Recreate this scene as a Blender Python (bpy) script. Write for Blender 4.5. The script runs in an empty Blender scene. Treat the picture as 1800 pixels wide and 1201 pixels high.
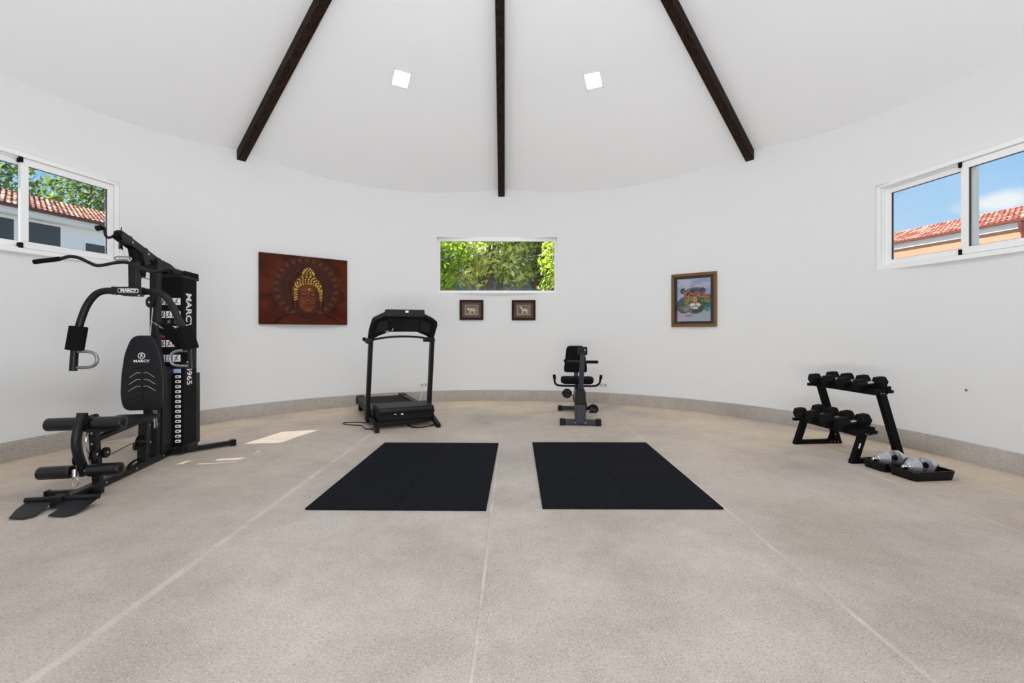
import bpy, bmesh, math, random
import numpy as np
from mathutils import Vector, Matrix

sc = bpy.context.scene
C = sc.collection
PI = math.pi
random.seed(7)
rng = np.random.default_rng(11)

# ------------------------------------------------------------------ camera
F = 805.0
cam = bpy.data.cameras.new('camera')
cam.sensor_fit = 'HORIZONTAL'
cam.sensor_width = 36.0
cam.lens = 36.0 * F / 1800.0
cam.shift_y = -(600.5 - 583.0) / 1800.0
cam.clip_start = 0.05
cam.clip_end = 500
camo = bpy.data.objects.new('camera', cam)
C.objects.link(camo)
camo.location = (0, 0, 1.2)
camo.rotation_euler = (PI / 2, 0, 0)
sc.camera = camo
sc.view_settings.view_transform = 'Standard'
sc.view_settings.look = 'None'
sc.view_settings.exposure = 0
sc.view_settings.gamma = 1
try:
    sc.cycles.use_denoising = True
    sc.cycles.max_bounces = 10
    sc.cycles.diffuse_bounces = 6
    sc.cycles.transparent_max_bounces = 12
    sc.cycles.sample_clamp_indirect = 6
    sc.cycles.caustics_reflective = False
    sc.cycles.caustics_refractive = False
except Exception:
    pass

# ------------------------------------------------------------------ materials
def srgb(r, g, b):
    def f(c):
        c /= 255.0
        return c / 12.92 if c <= 0.04045 else ((c + 0.055) / 1.055) ** 2.4
    return (f(r), f(g), f(b), 1)

MATS = {}
def mat(name, col=(0.5, 0.5, 0.5, 1), rough=0.5, metal=0.0, spec=0.5, noise=0.0, nscale=20.0, bump=0.0, bscale=200.0, emit=None, estr=0.0, sheen=0):
    if name in MATS:
        return MATS[name]
    m = bpy.data.materials.new(name)
    m.use_nodes = True
    nt = m.node_tree
    N, L = nt.nodes, nt.links
    b = N['Principled BSDF']
    b.inputs['Base Color'].default_value = col
    b.inputs['Roughness'].default_value = rough
    b.inputs['Metallic'].default_value = metal
    b.inputs['Specular IOR Level'].default_value = spec
    tc = N.new('ShaderNodeTexCoord')
    if noise > 0:
        n = N.new('ShaderNodeTexNoise')
        n.inputs['Scale'].default_value = nscale
        n.inputs['Detail'].default_value = 6
        L.new(tc.outputs['Object'], n.inputs['Vector'])
        mr = N.new('ShaderNodeMapRange')
        mr.inputs['To Min'].default_value = 1 - noise
        mr.inputs['To Max'].default_value = 1 + noise
        L.new(n.outputs['Fac'], mr.inputs['Value'])
        mx = N.new('ShaderNodeVectorMath'); mx.operation = 'SCALE'
        mx.inputs[0].default_value = col[:3]
        L.new(mr.outputs['Result'], mx.inputs['Scale'])
        L.new(mx.outputs['Vector'], b.inputs['Base Color'])
    if bump > 0:
        n2 = N.new('ShaderNodeTexNoise')
        n2.inputs['Scale'].default_value = bscale
        n2.inputs['Detail'].default_value = 3
        L.new(tc.outputs['Object'], n2.inputs['Vector'])
        bp = N.new('ShaderNodeBump')
        bp.inputs['Strength'].default_value = bump
        bp.inputs['Distance'].default_value = 0.002
        L.new(n2.outputs['Fac'], bp.inputs['Height'])
        L.new(bp.outputs['Normal'], b.inputs['Normal'])
    if emit:
        b.inputs['Emission Color'].default_value = emit
        b.inputs['Emission Strength'].default_value = estr
    MATS[name] = m
    return m

M_wall = mat('white_plaster', (0.77, 0.775, 0.78, 1), 0.9, spec=0.2, noise=0.012, nscale=2.5, bump=0.08, bscale=60)
M_ceil = mat('white_ceiling', (0.87, 0.875, 0.885, 1), 0.95, spec=0.1, noise=0.01, nscale=2)
M_white = mat('white_aluminium', (0.88, 0.88, 0.88, 1), 0.35, noise=0.01)
M_gasket = mat('dark_gasket', (0.05, 0.05, 0.055, 1), 0.6)
M_black = mat('black_powder_coat', (0.006, 0.006, 0.0075, 1), 0.42, spec=0.28, noise=0.15, bump=0.05, bscale=300)
M_blackm = mat('matt_black_paint', (0.0028, 0.0028, 0.003, 1), 0.6, spec=0.12, noise=0.1)
M_plastic = mat('black_plastic', (0.004, 0.004, 0.0045, 1), 0.42, spec=0.2, noise=0.1)
M_plastic2 = mat('charcoal_plastic', (0.012, 0.012, 0.013, 1), 0.5, spec=0.22, noise=0.1)
M_vinyl = mat('black_vinyl', (0.009, 0.009, 0.011, 1), 0.5, spec=0.22, noise=0.12, bump=0.15, bscale=400)
M_roller = mat('glossy_black_vinyl', (0.004, 0.004, 0.006, 1), 0.3, spec=0.45, noise=0.1)
M_foam = mat('black_foam', (0.006, 0.006, 0.0065, 1), 0.9, spec=0.1, noise=0.1, bump=0.3, bscale=500)
M_rubber = mat('black_rubber', (0.0045, 0.0045, 0.005, 1), 0.7, spec=0.14, noise=0.1)
M_chrome = mat('chrome', (0.62, 0.62, 0.64, 1), 0.2, metal=1.0, noise=0.05)
M_steel = mat('brushed_steel', (0.26, 0.275, 0.30, 1), 0.35, metal=0.8, noise=0.08)
M_greyp = mat('slate_grey_paint', srgb(44, 47, 58), 0.42, spec=0.3, noise=0.08)
M_label = mat('white_print', (0.8, 0.8, 0.8, 1), 0.6, noise=0.03)
M_greyprint = mat('grey_print', (0.30, 0.30, 0.31, 1), 0.6, noise=0.03)
M_blueprint = mat('pale_blue_print', srgb(170, 190, 225), 0.5, noise=0.03)
M_redprint = mat('red_print', srgb(150, 30, 35), 0.6, noise=0.03)
M_outlet = mat('white_socket_plastic', (0.72, 0.72, 0.70, 1), 0.4, noise=0.02)
M_wood = None

def new_mat(name):
    m = bpy.data.materials.new(name)
    m.use_nodes = True
    return m, m.node_tree.nodes, m.node_tree.links, m.node_tree.nodes['Principled BSDF']

# beam wood
M_wood, N, L, b = new_mat('dark_walnut_stain')
tc = N.new('ShaderNodeTexCoord'); mp = N.new('ShaderNodeMapping')
mp.inputs['Scale'].default_value = (18, 1.2, 18)
n = N.new('ShaderNodeTexNoise'); n.inputs['Scale'].default_value = 2.0; n.inputs['Detail'].default_value = 8
cr = N.new('ShaderNodeValToRGB')
cr.color_ramp.elements[0].position = 0.35; cr.color_ramp.elements[0].color = (0.006, 0.003, 0.002, 1)
cr.color_ramp.elements[1].position = 0.75; cr.color_ramp.elements[1].color = (0.040, 0.018, 0.009, 1)
L.new(tc.outputs['Object'], mp.inputs['Vector']); L.new(mp.outputs['Vector'], n.inputs['Vector'])
L.new(n.outputs['Fac'], cr.inputs['Fac']); L.new(cr.outputs['Color'], b.inputs['Base Color'])
b.inputs['Roughness'].default_value = 0.6; b.inputs['Specular IOR Level'].default_value = 0.15

# floor
def math_node(N, L, op, a, bb=None, clamp=False):
    x = N.new('ShaderNodeMath'); x.operation = op; x.use_clamp = clamp
    for i, v in enumerate((a, bb)):
        if v is None: continue
        if isinstance(v, (int, float)): x.inputs[i].default_value = v
        else: L.new(v, x.inputs[i])
    return x.outputs[0]

def mix_col(N, L, fac, a, bb, blend='MIX'):
    x = N.new('ShaderNodeMix'); x.data_type = 'RGBA'; x.blend_type = blend
    if isinstance(fac, (int, float)): x.inputs[0].default_value = fac
    else: L.new(fac, x.inputs[0])
    for i, v in ((6, a), (7, bb)):
        if isinstance(v, tuple): x.inputs[i].default_value = v
        else: L.new(v, x.inputs[i])
    return x.outputs[2]

def concrete(name, ca, cb, cbrown, joints):
    m, N, L, b = new_mat(name)
    tc = N.new('ShaderNodeTexCoord')
    def noise(scale, det=5, rough=0.55):
        n = N.new('ShaderNodeTexNoise'); n.inputs['Scale'].default_value = scale
        n.inputs['Detail'].default_value = det; n.inputs['Roughness'].default_value = rough
        L.new(tc.outputs['Object'], n.inputs['Vector']); return n.outputs['Fac']
    def ramp(v, p0, p1):
        r = N.new('ShaderNodeMapRange'); r.inputs['From Min'].default_value = p0; r.inputs['From Max'].default_value = p1
        L.new(v, r.inputs['Value']); return r.outputs['Result']
    base = mix_col(N, L, ramp(noise(1.3, 4), 0.38, 0.62), ca, cb)
    sep = N.new('ShaderNodeSeparateXYZ'); L.new(tc.outputs['Object'], sep.inputs['Vector'])
    # warmer, browner concrete toward the wall; the floor's is lightened against weak light
    dx = math_node(N, L, 'ADD', sep.outputs['X'], 0.226)
    dy = math_node(N, L, 'SUBTRACT', sep.outputs['Y'], 3.516)
    r2 = math_node(N, L, 'ADD', math_node(N, L, 'MULTIPLY', dx, dx), math_node(N, L, 'MULTIPLY', dy, dy))
    rr = math_node(N, L, 'SQRT', r2)
    yy = ramp(sep.outputs['Y'], 1.8, 4.6)
    edge = math_node(N, L, 'MULTIPLY', ramp(rr, 1.2, 4.3), yy)
    edge = math_node(N, L, 'MULTIPLY', edge, ramp(noise(0.9, 3), 0.25, 0.6))
    base = mix_col(N, L, edge, base, cbrown)
    # mottling and fine aggregate
    base = mix_col(N, L, math_node(N, L, 'MULTIPLY', ramp(noise(9, 7, 0.8), 0.40, 0.70), 0.20), base, (0.16, 0.13, 0.11, 1))
    sp = ramp(noise(95, 3, 0.7), 0.54, 0.66)
    base = mix_col(N, L, math_node(N, L, 'MULTIPLY', sp, 0.50), base, (0.12, 0.10, 0.085, 1))
    sp2 = ramp(noise(130, 2, 0.6), 0.56, 0.68)
    base = mix_col(N, L, math_node(N, L, 'MULTIPLY', sp2, 0.45), base, (0.75, 0.70, 0.64, 1))
    vor = N.new('ShaderNodeTexVoronoi'); vor.inputs['Scale'].default_value = 55
    L.new(tc.outputs['Object'], vor.inputs['Vector'])
    pit = N.new('ShaderNodeMapRange'); pit.inputs['From Min'].default_value = 0.16; pit.inputs['From Max'].default_value = 0.08
    L.new(vor.outputs['Distance'], pit.inputs['Value'])
    base = mix_col(N, L, math_node(N, L, 'MULTIPLY', pit.outputs['Result'], ramp(noise(3, 3), 0.45, 0.65)), base, (0.14, 0.115, 0.095, 1))
    if joints:
        acc_l = None; acc_d = None
        wob = math_node(N, L, 'MULTIPLY', math_node(N, L, 'SUBTRACT', noise(1.2, 2), 0.5), 0.03)
        xw = math_node(N, L, 'ADD', sep.outputs['X'], wob)
        for j, wl in joints:
            d = math_node(N, L, 'ABSOLUTE', math_node(N, L, 'SUBTRACT', xw, j))
            band = N.new('ShaderNodeMapRange'); band.inputs['From Min'].default_value = wl; band.inputs['From Max'].default_value = wl * 0.35
            L.new(d, band.inputs['Value'])
            line = N.new('ShaderNodeMapRange'); line.inputs['From Min'].default_value = 0.0045; line.inputs['From Max'].default_value = 0.0015
            d2 = math_node(N, L, 'ABSOLUTE', math_node(N, L, 'SUBTRACT', xw, j - wl * 0.6))
            L.new(d2, line.inputs['Value'])
            acc_l = band.outputs['Result'] if acc_l is None else math_node(N, L, 'MAXIMUM', acc_l, band.outputs['Result'])
            acc_d = line.outputs['Result'] if acc_d is None else math_node(N, L, 'MAXIMUM', acc_d, line.outputs['Result'])
        lf = math_node(N, L, 'MULTIPLY', acc_l, math_node(N, L, 'MULTIPLY', ramp(noise(3, 5), 0.34, 0.64), 0.50))
        base = mix_col(N, L, lf, base, (0.68, 0.635, 0.59, 1))
        base = mix_col(N, L, math_node(N, L, 'MULTIPLY', acc_d, 0.28), base, (0.22, 0.19, 0.17, 1))
    L.new(base, b.inputs['Base Color'])
    b.inputs['Roughness'].default_value = 0.75
    b.inputs['Specular IOR Level'].default_value = 0.3
    bp = N.new('ShaderNodeBump'); bp.inputs['Strength'].default_value = 0.25; bp.inputs['Distance'].default_value = 0.004
    L.new(noise(90, 4, 0.7), bp.inputs['Height']); L.new(bp.outputs['Normal'], b.inputs['Normal'])
    return m

JOINTS = [(-3.22, 0.014), (-1.655, 0.034), (-0.14, 0.010), (1.445, 0.018), (3.04, 0.018)]
M_floor = concrete('washed_concrete_floor', (0.375, 0.33, 0.295, 1), (0.475, 0.43, 0.395, 1), (0.80, 0.66, 0.50, 1), JOINTS)  # far brown raised in albedo to offset dimmer light at the back
M_base = concrete('washed_concrete_skirting', (0.32, 0.30, 0.28, 1), (0.56, 0.53, 0.50, 1), (0.42, 0.375, 0.335, 1), None)

# glass: thin pane, lets sun through
M_glass, N, L, b = new_mat('window_glass')
tr = N.new('ShaderNodeBsdfTransparent'); gl = N.new('ShaderNodeBsdfGlossy'); gl.inputs['Roughness'].default_value = 0.02
tr.inputs['Color'].default_value = (0.97, 0.98, 0.98, 1)
fr = N.new('ShaderNodeFresnel'); fr.inputs['IOR'].default_value = 1.35
mx = N.new('ShaderNodeMixShader')
sc_ = N.new('ShaderNodeMath'); sc_.operation = 'MULTIPLY'; sc_.inputs[1].default_value = 0.6
L.new(fr.outputs['Fac'], sc_.inputs[0]); L.new(sc_.outputs[0], mx.inputs['Fac'])
L.new(tr.outputs[0], mx.inputs[1]); L.new(gl.outputs[0], mx.inputs[2])
L.new(mx.outputs[0], N['Material Output'].inputs['Surface'])

def attr_mat(name, rough=0.5, spec=0.3, transl=0.0):
    m, N, L, b = new_mat(name)
    a = N.new('ShaderNodeAttribute'); a.attribute_name = 'Col'
    n = N.new('ShaderNodeTexNoise'); n.inputs['Scale'].default_value = 60
    tc = N.new('ShaderNodeTexCoord'); L.new(tc.outputs['Object'], n.inputs['Vector'])
    mr = N.new('ShaderNodeMapRange'); mr.inputs['To Min'].default_value = 0.85; mr.inputs['To Max'].default_value = 1.15
    L.new(n.outputs['Fac'], mr.inputs['Value'])
    v = N.new('ShaderNodeVectorMath'); v.operation = 'SCALE'
    L.new(a.outputs['Color'], v.inputs[0]); L.new(mr.outputs['Result'], v.inputs['Scale'])
    L.new(v.outputs['Vector'], b.inputs['Base Color'])
    b.inputs['Roughness'].default_value = rough; b.inputs['Specular IOR Level'].default_value = spec
    if transl > 0:
        t = N.new('ShaderNodeBsdfTranslucent'); L.new(v.outputs['Vector'], t.inputs['Color'])
        mx = N.new('ShaderNodeMixShader'); mx.inputs['Fac'].default_value = transl
        L.new(b.outputs[0], mx.inputs[1]); L.new(t.outputs[0], mx.inputs[2])
        L.new(mx.outputs[0], N['Material Output'].inputs['Surface'])
    return m
M_leaf = attr_mat('sunlit_leaves', 0.5, 0.3, 0.4)
M_paint = attr_mat('painted_relief', 0.6, 0.12)
M_paper = attr_mat('printed_picture', 0.6, 0.2)

# ------------------------------------------------------------------ helpers
def tagp(o, label=None, cat=None, group=None, kind=None):
    if label: o['label'] = label
    if cat: o['category'] = cat
    if group: o['group'] = group
    if kind: o['kind'] = kind
    return o

def thing(name, label, cat, loc=(0, 0, 0), rz=0.0, group=None):
    o = bpy.data.objects.new(name, None); C.objects.link(o)
    o.empty_display_size = 0.1
    o.location = loc; o.rotation_euler = (0, 0, rz)
    return tagp(o, label, cat, group)

def obj(name, bm, m, parent=None, bevel=0.0, smooth=False, kind=None, label=None):
    bmesh.ops.recalc_face_normals(bm, faces=bm.faces[:])
    me = bpy.data.meshes.new(name); bm.to_mesh(me); bm.free()
    me.materials.append(m)
    o = bpy.data.objects.new(name, me); C.objects.link(o)
    if parent is not None: o.parent = parent
    if smooth:
        for p in me.polygons: p.use_smooth = True
        try:
            bpy.context.view_layer.update()
            me.set_sharp_from_angle(angle=math.radians(40))
        except Exception:
            pass
    if bevel > 0:
        md = o.modifiers.new('bevel', 'BEVEL'); md.width = bevel; md.segments = 2
        md.limit_method = 'ANGLE'; md.angle_limit = math.radians(40)
    if kind: o['kind'] = kind
    if label: o['label'] = label
    return o

def BM(): return bmesh.new()

def box(bm, x0, x1, y0, y1, z0, z1, M=None):
    r = bmesh.ops.create_cube(bm, size=1.0)
    S = Matrix.Translation(((x0 + x1) / 2, (y0 + y1) / 2, (z0 + z1) / 2)) @ Matrix.Diagonal((abs(x1 - x0), abs(y1 - y0), abs(z1 - z0), 1))
    bmesh.ops.transform(bm, matrix=(M @ S) if M else S, verts=r['verts'])
    return bm

def frame_from(p0, p1, up=(0, 0, 1)):
    z = (Vector(p1) - Vector(p0)).normalized()
    u = Vector(up)
    if abs(z.dot(u)) > 0.98: u = Vector((0, 1, 0))
    x = u.cross(z).normalized(); y = z.cross(x)
    return Matrix((x, y, z)).transposed().to_4x4()

def bar(bm, p0, p1, w, h, up=(0, 0, 1)):
    """box beam from p0 to p1, w across, h along up"""
    Ln = (Vector(p1) - Vector(p0)).length
    R = Matrix.Translation(Vector(p0)) @ frame_from(p0, p1, up)
    return box(bm, -w / 2, w / 2, -h / 2, h / 2, 0, Ln, R)

def cyl(bm, p0, p1, r, seg=20, r2=None, caps=True):
    Ln = (Vector(p1) - Vector(p0)).length
    res = bmesh.ops.create_cone(bm, cap_ends=caps, segments=seg, radius1=r, radius2=r if r2 is None else r2, depth=Ln)
    R = Matrix.Translation(Vector(p0)) @ frame_from(p0, p1) @ Matrix.Translation((0, 0, Ln / 2))
    bmesh.ops.transform(bm, matrix=R, verts=res['verts'])
    return bm

def smooth_path(pts, n=6):
    P = [Vector(p) for p in pts]
    if len(P) < 3: return P
    out = []
    Q = [P[0] * 2 - P[1]] + P + [P[-1] * 2 - P[-2]]
    for i in range(1, len(Q) - 2):
        for k in range(n):
            t = k / n
            a, b_, c, d = Q[i - 1], Q[i], Q[i + 1], Q[i + 2]
            out.append(0.5 * ((2 * b_) + (c - a) * t + (2 * a - 5 * b_ + 4 * c - d) * t * t + (3 * b_ - a - 3 * c + d) * t ** 3))
    out.append(P[-1])
    return out

def tube(bm, pts, r, seg=12, smooth_n=6, closed=False, rx=None):
    P = smooth_path(pts, smooth_n) if smooth_n > 0 else [Vector(p) for p in pts]
    rings = []
    prev = None
    n = len(P)
    for i, p in enumerate(P):
        if closed: t = (P[(i + 1) % n] - P[i - 1]).normalized()
        else: t = (P[min(i + 1, n - 1)] - P[max(i - 1, 0)]).normalized()
        if prev is None:
            u = Vector((0, 0, 1)) if abs(t.z) < 0.9 else Vector((0, 1, 0))
            x = u.cross(t).normalized()
        else:
            x = (prev - t * prev.dot(t)).normalized()
        prev = x
        y = t.cross(x)
        ry = r if rx is None else rx
        rings.append([bm.verts.new(p + x * (ry * math.cos(2 * PI * k / seg)) + y * (r * math.sin(2 * PI * k / seg))) for k in range(seg)])
    m = n if closed else n - 1
    for i in range(m):
        a, b_ = rings[i], rings[(i + 1) % n]
        for k in range(seg):
            bm.faces.new((a[k], a[(k + 1) % seg], b_[(k + 1) % seg], b_[k]))
    if not closed:
        bm.faces.new(rings[0][::-1]); bm.faces.new(rings[-1])
    return bm

def prism(bm, poly, d0, d1, axis='y', M=None):
    """extrude a 2D polygon; axis y: poly=(x,z); axis z: (x,y); axis x: (y,z)"""
    def mk(p, d):
        if axis == 'y': return (p[0], d, p[1])
        if axis == 'z': return (p[0], p[1], d)
        return (d, p[0], p[1])
    a = [bm.verts.new(mk(p, d0)) for p in poly]; b_ = [bm.verts.new(mk(p, d1)) for p in poly]
    n = len(poly)
    bm.faces.new(a[::-1]); bm.faces.new(b_)
    for i in range(n): bm.faces.new((a[i], a[(i + 1) % n], b_[(i + 1) % n], b_[i]))
    if M: bmesh.ops.transform(bm, matrix=M, verts=a + b_)
    return bm

def lathe(bm, prof, p0, axis_to, seg=28):
    """prof: list of (dist along axis, radius)"""
    R = Matrix.Translation(Vector(p0)) @ frame_from(p0, axis_to)
    rings = []
    for d, r in prof:
        rings.append([bm.verts.new(R @ Vector((r * math.cos(2 * PI * k / seg), r * math.sin(2 * PI * k / seg), d))) for k in range(seg)])
    for i in range(len(rings) - 1):
        a, b_ = rings[i], rings[i + 1]
        for k in range(seg): bm.faces.new((a[k], a[(k + 1) % seg], b_[(k + 1) % seg], b_[k]))
    bm.faces.new(rings[0][::-1]); bm.faces.new(rings[-1])
    return bm

def rounded(poly, r, n=5):
    out = []
    m = len(poly)
    for i in range(m):
        p0, p, p1 = Vector(poly[i - 1]), Vector(poly[i]), Vector(poly[(i + 1) % m])
        d0 = (p0 - p); d1 = (p1 - p)
        rr = min(r, d0.length * 0.45, d1.length * 0.45)
        a = p + d0.normalized() * rr; c = p + d1.normalized() * rr
        for k in range(n + 1):
            t = k / n
            q = a * (1 - t) ** 2 + p * 2 * t * (1 - t) + c * t * t
            out.append((q.x, q.y))
    return out

def text(name, s, size, M, m, parent, sx=1.0, bold=0.0):
    cu = bpy.data.curves.new(name, 'FONT'); cu.body = s; cu.size = size
    cu.align_x = 'CENTER'; cu.align_y = 'CENTER'; cu.extrude = 0.0006; cu.offset = bold; cu.resolution_u = 3
    to = bpy.data.objects.new(name + '_tmp', cu); C.objects.link(to)
    bpy.context.view_layer.update()
    me = bpy.data.meshes.new_from_object(to.evaluated_get(bpy.context.evaluated_depsgraph_get()))
    bpy.data.objects.remove(to); bpy.data.curves.remove(cu)
    me.transform(M @ Matrix.Diagonal((sx, 1, 1, 1)))
    me.name = name
    me.materials.clear(); me.materials.append(m)
    o = bpy.data.objects.new(name, me); C.objects.link(o); o.parent = parent
    return o

def copy_tree(o, parent=None):
    c = o.copy(); C.objects.link(c); c.parent = parent
    for ch in [x for x in bpy.data.objects if x.parent == o]:
        copy_tree(ch, c)
    return c

def bolt(parent, p, d, r=0.009, m=None, name='bolt'):
    bm = BM(); q = Vector(p) + Vector(d).normalized() * 0.007
    cyl(bm, p, q, r, 8)
    return obj(name, bm, m or M_chrome, parent, smooth=False)

# ------------------------------------------------------------------ room
CX, CY, R = -0.226, 3.516, 4.48
AX, AY = -0.114, 3.516
HIP0 = math.radians(-0.9); DH = 2 * PI / 7
Z_EDGE, Z_APEX, DIP = 3.695, 6.38, 0.135

def wall_r(th):
    """distance from apex axis to wall along angle th (clockwise from +Y)"""
    dx, dy = math.sin(th), math.cos(th)
    ox, oy = AX - CX, AY - CY
    bq = ox * dx + oy * dy
    return -bq + math.sqrt(bq * bq - (ox * ox + oy * oy - R * R))

def ceil_z(th, s):
    ph = ((th - HIP0) % DH)
    g = (math.cos(ph - DH / 2) - math.cos(DH / 2)) / (1 - math.cos(DH / 2))
    return Z_APEX - (Z_APEX - Z_EDGE) * s - DIP * g * s

def ceil_z_xy(x, y):
    th = math.atan2(x - AX, y - AY)
    return ceil_z(th, math.hypot(x - AX, y - AY) / wall_r(th))

# window openings: (centre angle cw from +Y, half width, z0, z1)
def ang(x, y): return math.atan2(x - CX, y - CY)
WIN = {
    'window_1': dict(c=ang(-4.634, 4.342), hw=0.83, z0=1.95, z1=2.87),
    'window_2': dict(c=ang(-0.257, 7.98), hw=1.035, z0=1.865, z1=2.825),
    'window_3': dict(c=ang(4.178, 4.20), hw=0.85, z0=1.875, z1=2.80),
}
for w in WIN.values():
    w['ha'] = math.asin(w['hw'] / R)

def wall_piece(name, a0, a1, label):
    cuts = {round(a0, 6), round(a1, 6)}
    k = math.ceil(a0 / math.radians(1.5))
    while k * math.radians(1.5) < a1 - 1e-4:
        if k * math.radians(1.5) > a0 + 1e-4: cuts.add(round(k * math.radians(1.5), 6))
        k += 1
    for w in WIN.values():
        for e in (w['c'] - w['ha'], w['c'] + w['ha']):
            if a0 < e < a1: cuts.add(round(e, 6))
    cuts = sorted(cuts)
    bm = BM()
    def pt(a, r, z): return bm.verts.new((CX + r * math.sin(a), CY + r * math.cos(a), z))
    def quad(a, b_, r, z0, z1, z0b=None, z1b=None):
        bm.faces.new((pt(a, r, z0), pt(b_, r, z0 if z0b is None else z0b), pt(b_, r, z1 if z1b is None else z1b), pt(a, r, z1)))
    def top(a): return ceil_z_xy(CX + R * math.sin(a), CY + R * math.cos(a)) + 0.004
    for a, b_ in zip(cuts[:-1], cuts[1:]):
        mid = (a + b_) / 2
        w = next((w for w in WIN.values() if abs(mid - w['c']) < w['ha']), None)
        ta, tb = top(a), top(b_)
        for r in (R, R + 0.22):
            if w:
                quad(a, b_, r, 0, w['z0']); quad(a, b_, r, w['z0'], w['z0']) if False else None
                quad(a, b_, r, w['z1'], ta, w['z1'], tb)
            else:
                quad(a, b_, r, 0, ta, 0, tb)
        if w:
            for z in (w['z0'], w['z1']):
                bm.faces.new((pt(a, R, z), pt(b_, R, z), pt(b_, R + 0.22, z), pt(a, R + 0.22, z)))
            for e in (a, b_):
                if abs(abs(e - w['c']) - w['ha']) < 1e-5:
                    bm.faces.new((pt(e, R, w['z0']), pt(e, R + 0.22, w['z0']), pt(e, R + 0.22, w['z1']), pt(e, R, w['z1'])))
    for e in (a0, a1):   # closed ends
        bm.faces.new((pt(e, R, 0), pt(e, R + 0.22, 0), pt(e, R + 0.22, top(e)), pt(e, R, top(e))))
    bmesh.ops.remove_doubles(bm, verts=bm.verts[:], dist=1e-4)
    me = bpy.data.meshes.new(name); bm.to_mesh(me); bm.free()
    me.materials.append(M_wall)
    for p in me.polygons: p.use_smooth = True
    me.set_sharp_from_angle(angle=math.radians(30))
    o = bpy.data.objects.new(name, me); C.objects.link(o)
    return tagp(o, label, None, None, 'structure')

wall_piece('wall_back', math.radians(-130), math.radians(130), 'curved white plaster wall around the back of the gym')
wall_piece('wall_front', math.radians(130), math.radians(230), 'curved white plaster wall behind the viewer')

# floor disc
bm = BM()
bmesh.ops.create_circle(bm, cap_ends=True, segments=180, radius=R + 0.22)
bmesh.ops.translate(bm, verts=bm.verts[:], vec=(CX, CY, 0))
fl = obj('floor', bm, M_floor, kind='structure', label='pale washed concrete floor with straight joints')
if fl.data.polygons[0].normal.z < 0: fl.data.flip_normals()

# ceiling
bm = BM()
NA = 7 * 24; NR = 24
rows = []
for j in range(NR + 1):
    s = j / NR * 1.004
    row = []
    for i in range(NA):
        th = HIP0 + 2 * PI * i / NA
        d = wall_r(th) * s
        row.append(bm.verts.new((AX + d * math.sin(th), AY + d * math.cos(th), ceil_z(th, s))))
    rows.append(row)
for j in range(NR):
    for i in range(NA):
        a, b_, c, d = rows[j][i], rows[j][(i + 1) % NA], rows[j + 1][(i + 1) % NA], rows[j + 1][i]
        bm.faces.new((a, b_, c, d))
bmesh.ops.remove_doubles(bm, verts=bm.verts[:], dist=1e-4)
bmesh.ops.recalc_face_normals(bm, faces=bm.faces[:])
me = bpy.data.meshes.new('ceiling'); bm.to_mesh(me); bm.free(); me.materials.append(M_ceil)
for p in me.polygons: p.use_smooth = True
me.set_sharp_from_angle(angle=math.radians(8))
ce = bpy.data.objects.new('ceiling', me); C.objects.link(ce); tagp(ce, 'tall white conical ceiling rising to a central peak', kind='structure')

# outside roof skirt (eaves ring) beyond the wall
bm = BM()
ring = []
for i in range(120):
    a = 2 * PI * i / 120
    q = []
    for r, z in ((R + 0.20, 3.36), (R + 0.60, 3.31), (R + 0.62, 3.38), (R + 0.2, 3.53)):
        q.append(bm.verts.new((CX + r * math.sin(a), CY + r * math.cos(a), z)))
    ring.append(q)
for i in range(120):
    a, b_ = ring[i], ring[(i + 1) % 120]
    for k in range(4): bm.faces.new((a[k], a[(k + 1) % 4], b_[(k + 1) % 4], b_[k]))
obj('roof', bm, M_wall, kind='structure', label='white eaves projecting outside above the windows')

# baseboard
bm = BM()
NB = 180; rg = []
for i in range(NB):
    a = 2 * PI * i / NB
    q = []
    for r, z in ((R + 0.01, 0.001), (R - 0.022, 0.001), (R - 0.022, 0.170), (R - 0.016, 0.180), (R + 0.01, 0.182)):
        q.append(bm.verts.new((CX + r * math.sin(a), CY + r * math.cos(a), z)))
    rg.append(q)
for i in range(NB):
    a, b_ = rg[i], rg[(i + 1) % NB]
    for k in range(5): bm.faces.new((a[k], a[(k + 1) % 5], b_[(k + 1) % 5], b_[k]))
obj('baseboard_back', bm, M_base, kind='structure', smooth=True, label='grey brown washed concrete skirting along the curved wall')

# rafters
names = ['middle dark-stained ceiling beam running straight up from above the wide garden window',
         'dark ceiling beam meeting the wall on the right, toward the framed leopard picture',
         None, None, None, None,
         'dark ceiling beam meeting the wall on the left, above the golden-haired relief picture']
for k in range(7):
    th = HIP0 + k * DH
    Rw = wall_r(th)
    def P(s, dz):
        return Vector((0, Rw * s, Z_APEX - (Z_APEX - Z_EDGE) * s + dz))
    bm = BM()
    a, b_ = P(1.0, 0), P(0.02, 0)
    sl = (b_ - a).normalized()
    hw = 0.056
    v = []
    for p, cut in ((P(1.005, 0), 0), (P(0.02, 0), 0)):
        for x, dz in ((-hw, -0.142), (hw, -0.142), (hw, 0.02), (-hw, 0.02)):
            v.append(bm.verts.new((x, p.y, p.z + dz)))
    for f in ((0, 1, 2, 3), (4, 5, 6, 7), (0, 1, 5, 4), (1, 2, 6, 5), (2, 3, 7, 6), (3, 0, 4, 7)):
        bm.faces.new([v[i] for i in f])
    o = obj('ceiling_beam', bm, M_wood, bevel=0.004)
    o.location = (AX, AY, 0); o.rotation_euler = (0, 0, -th)
    lab = names[k] or 'dark-stained ceiling beam above and behind the viewer, out of the picture'
    tagp(o, lab, 'beam', 'dark beams radiating from the ceiling peak')
    if not names[k]:
        bpy.data.objects.remove(o)   # only the beams the photograph shows

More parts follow.
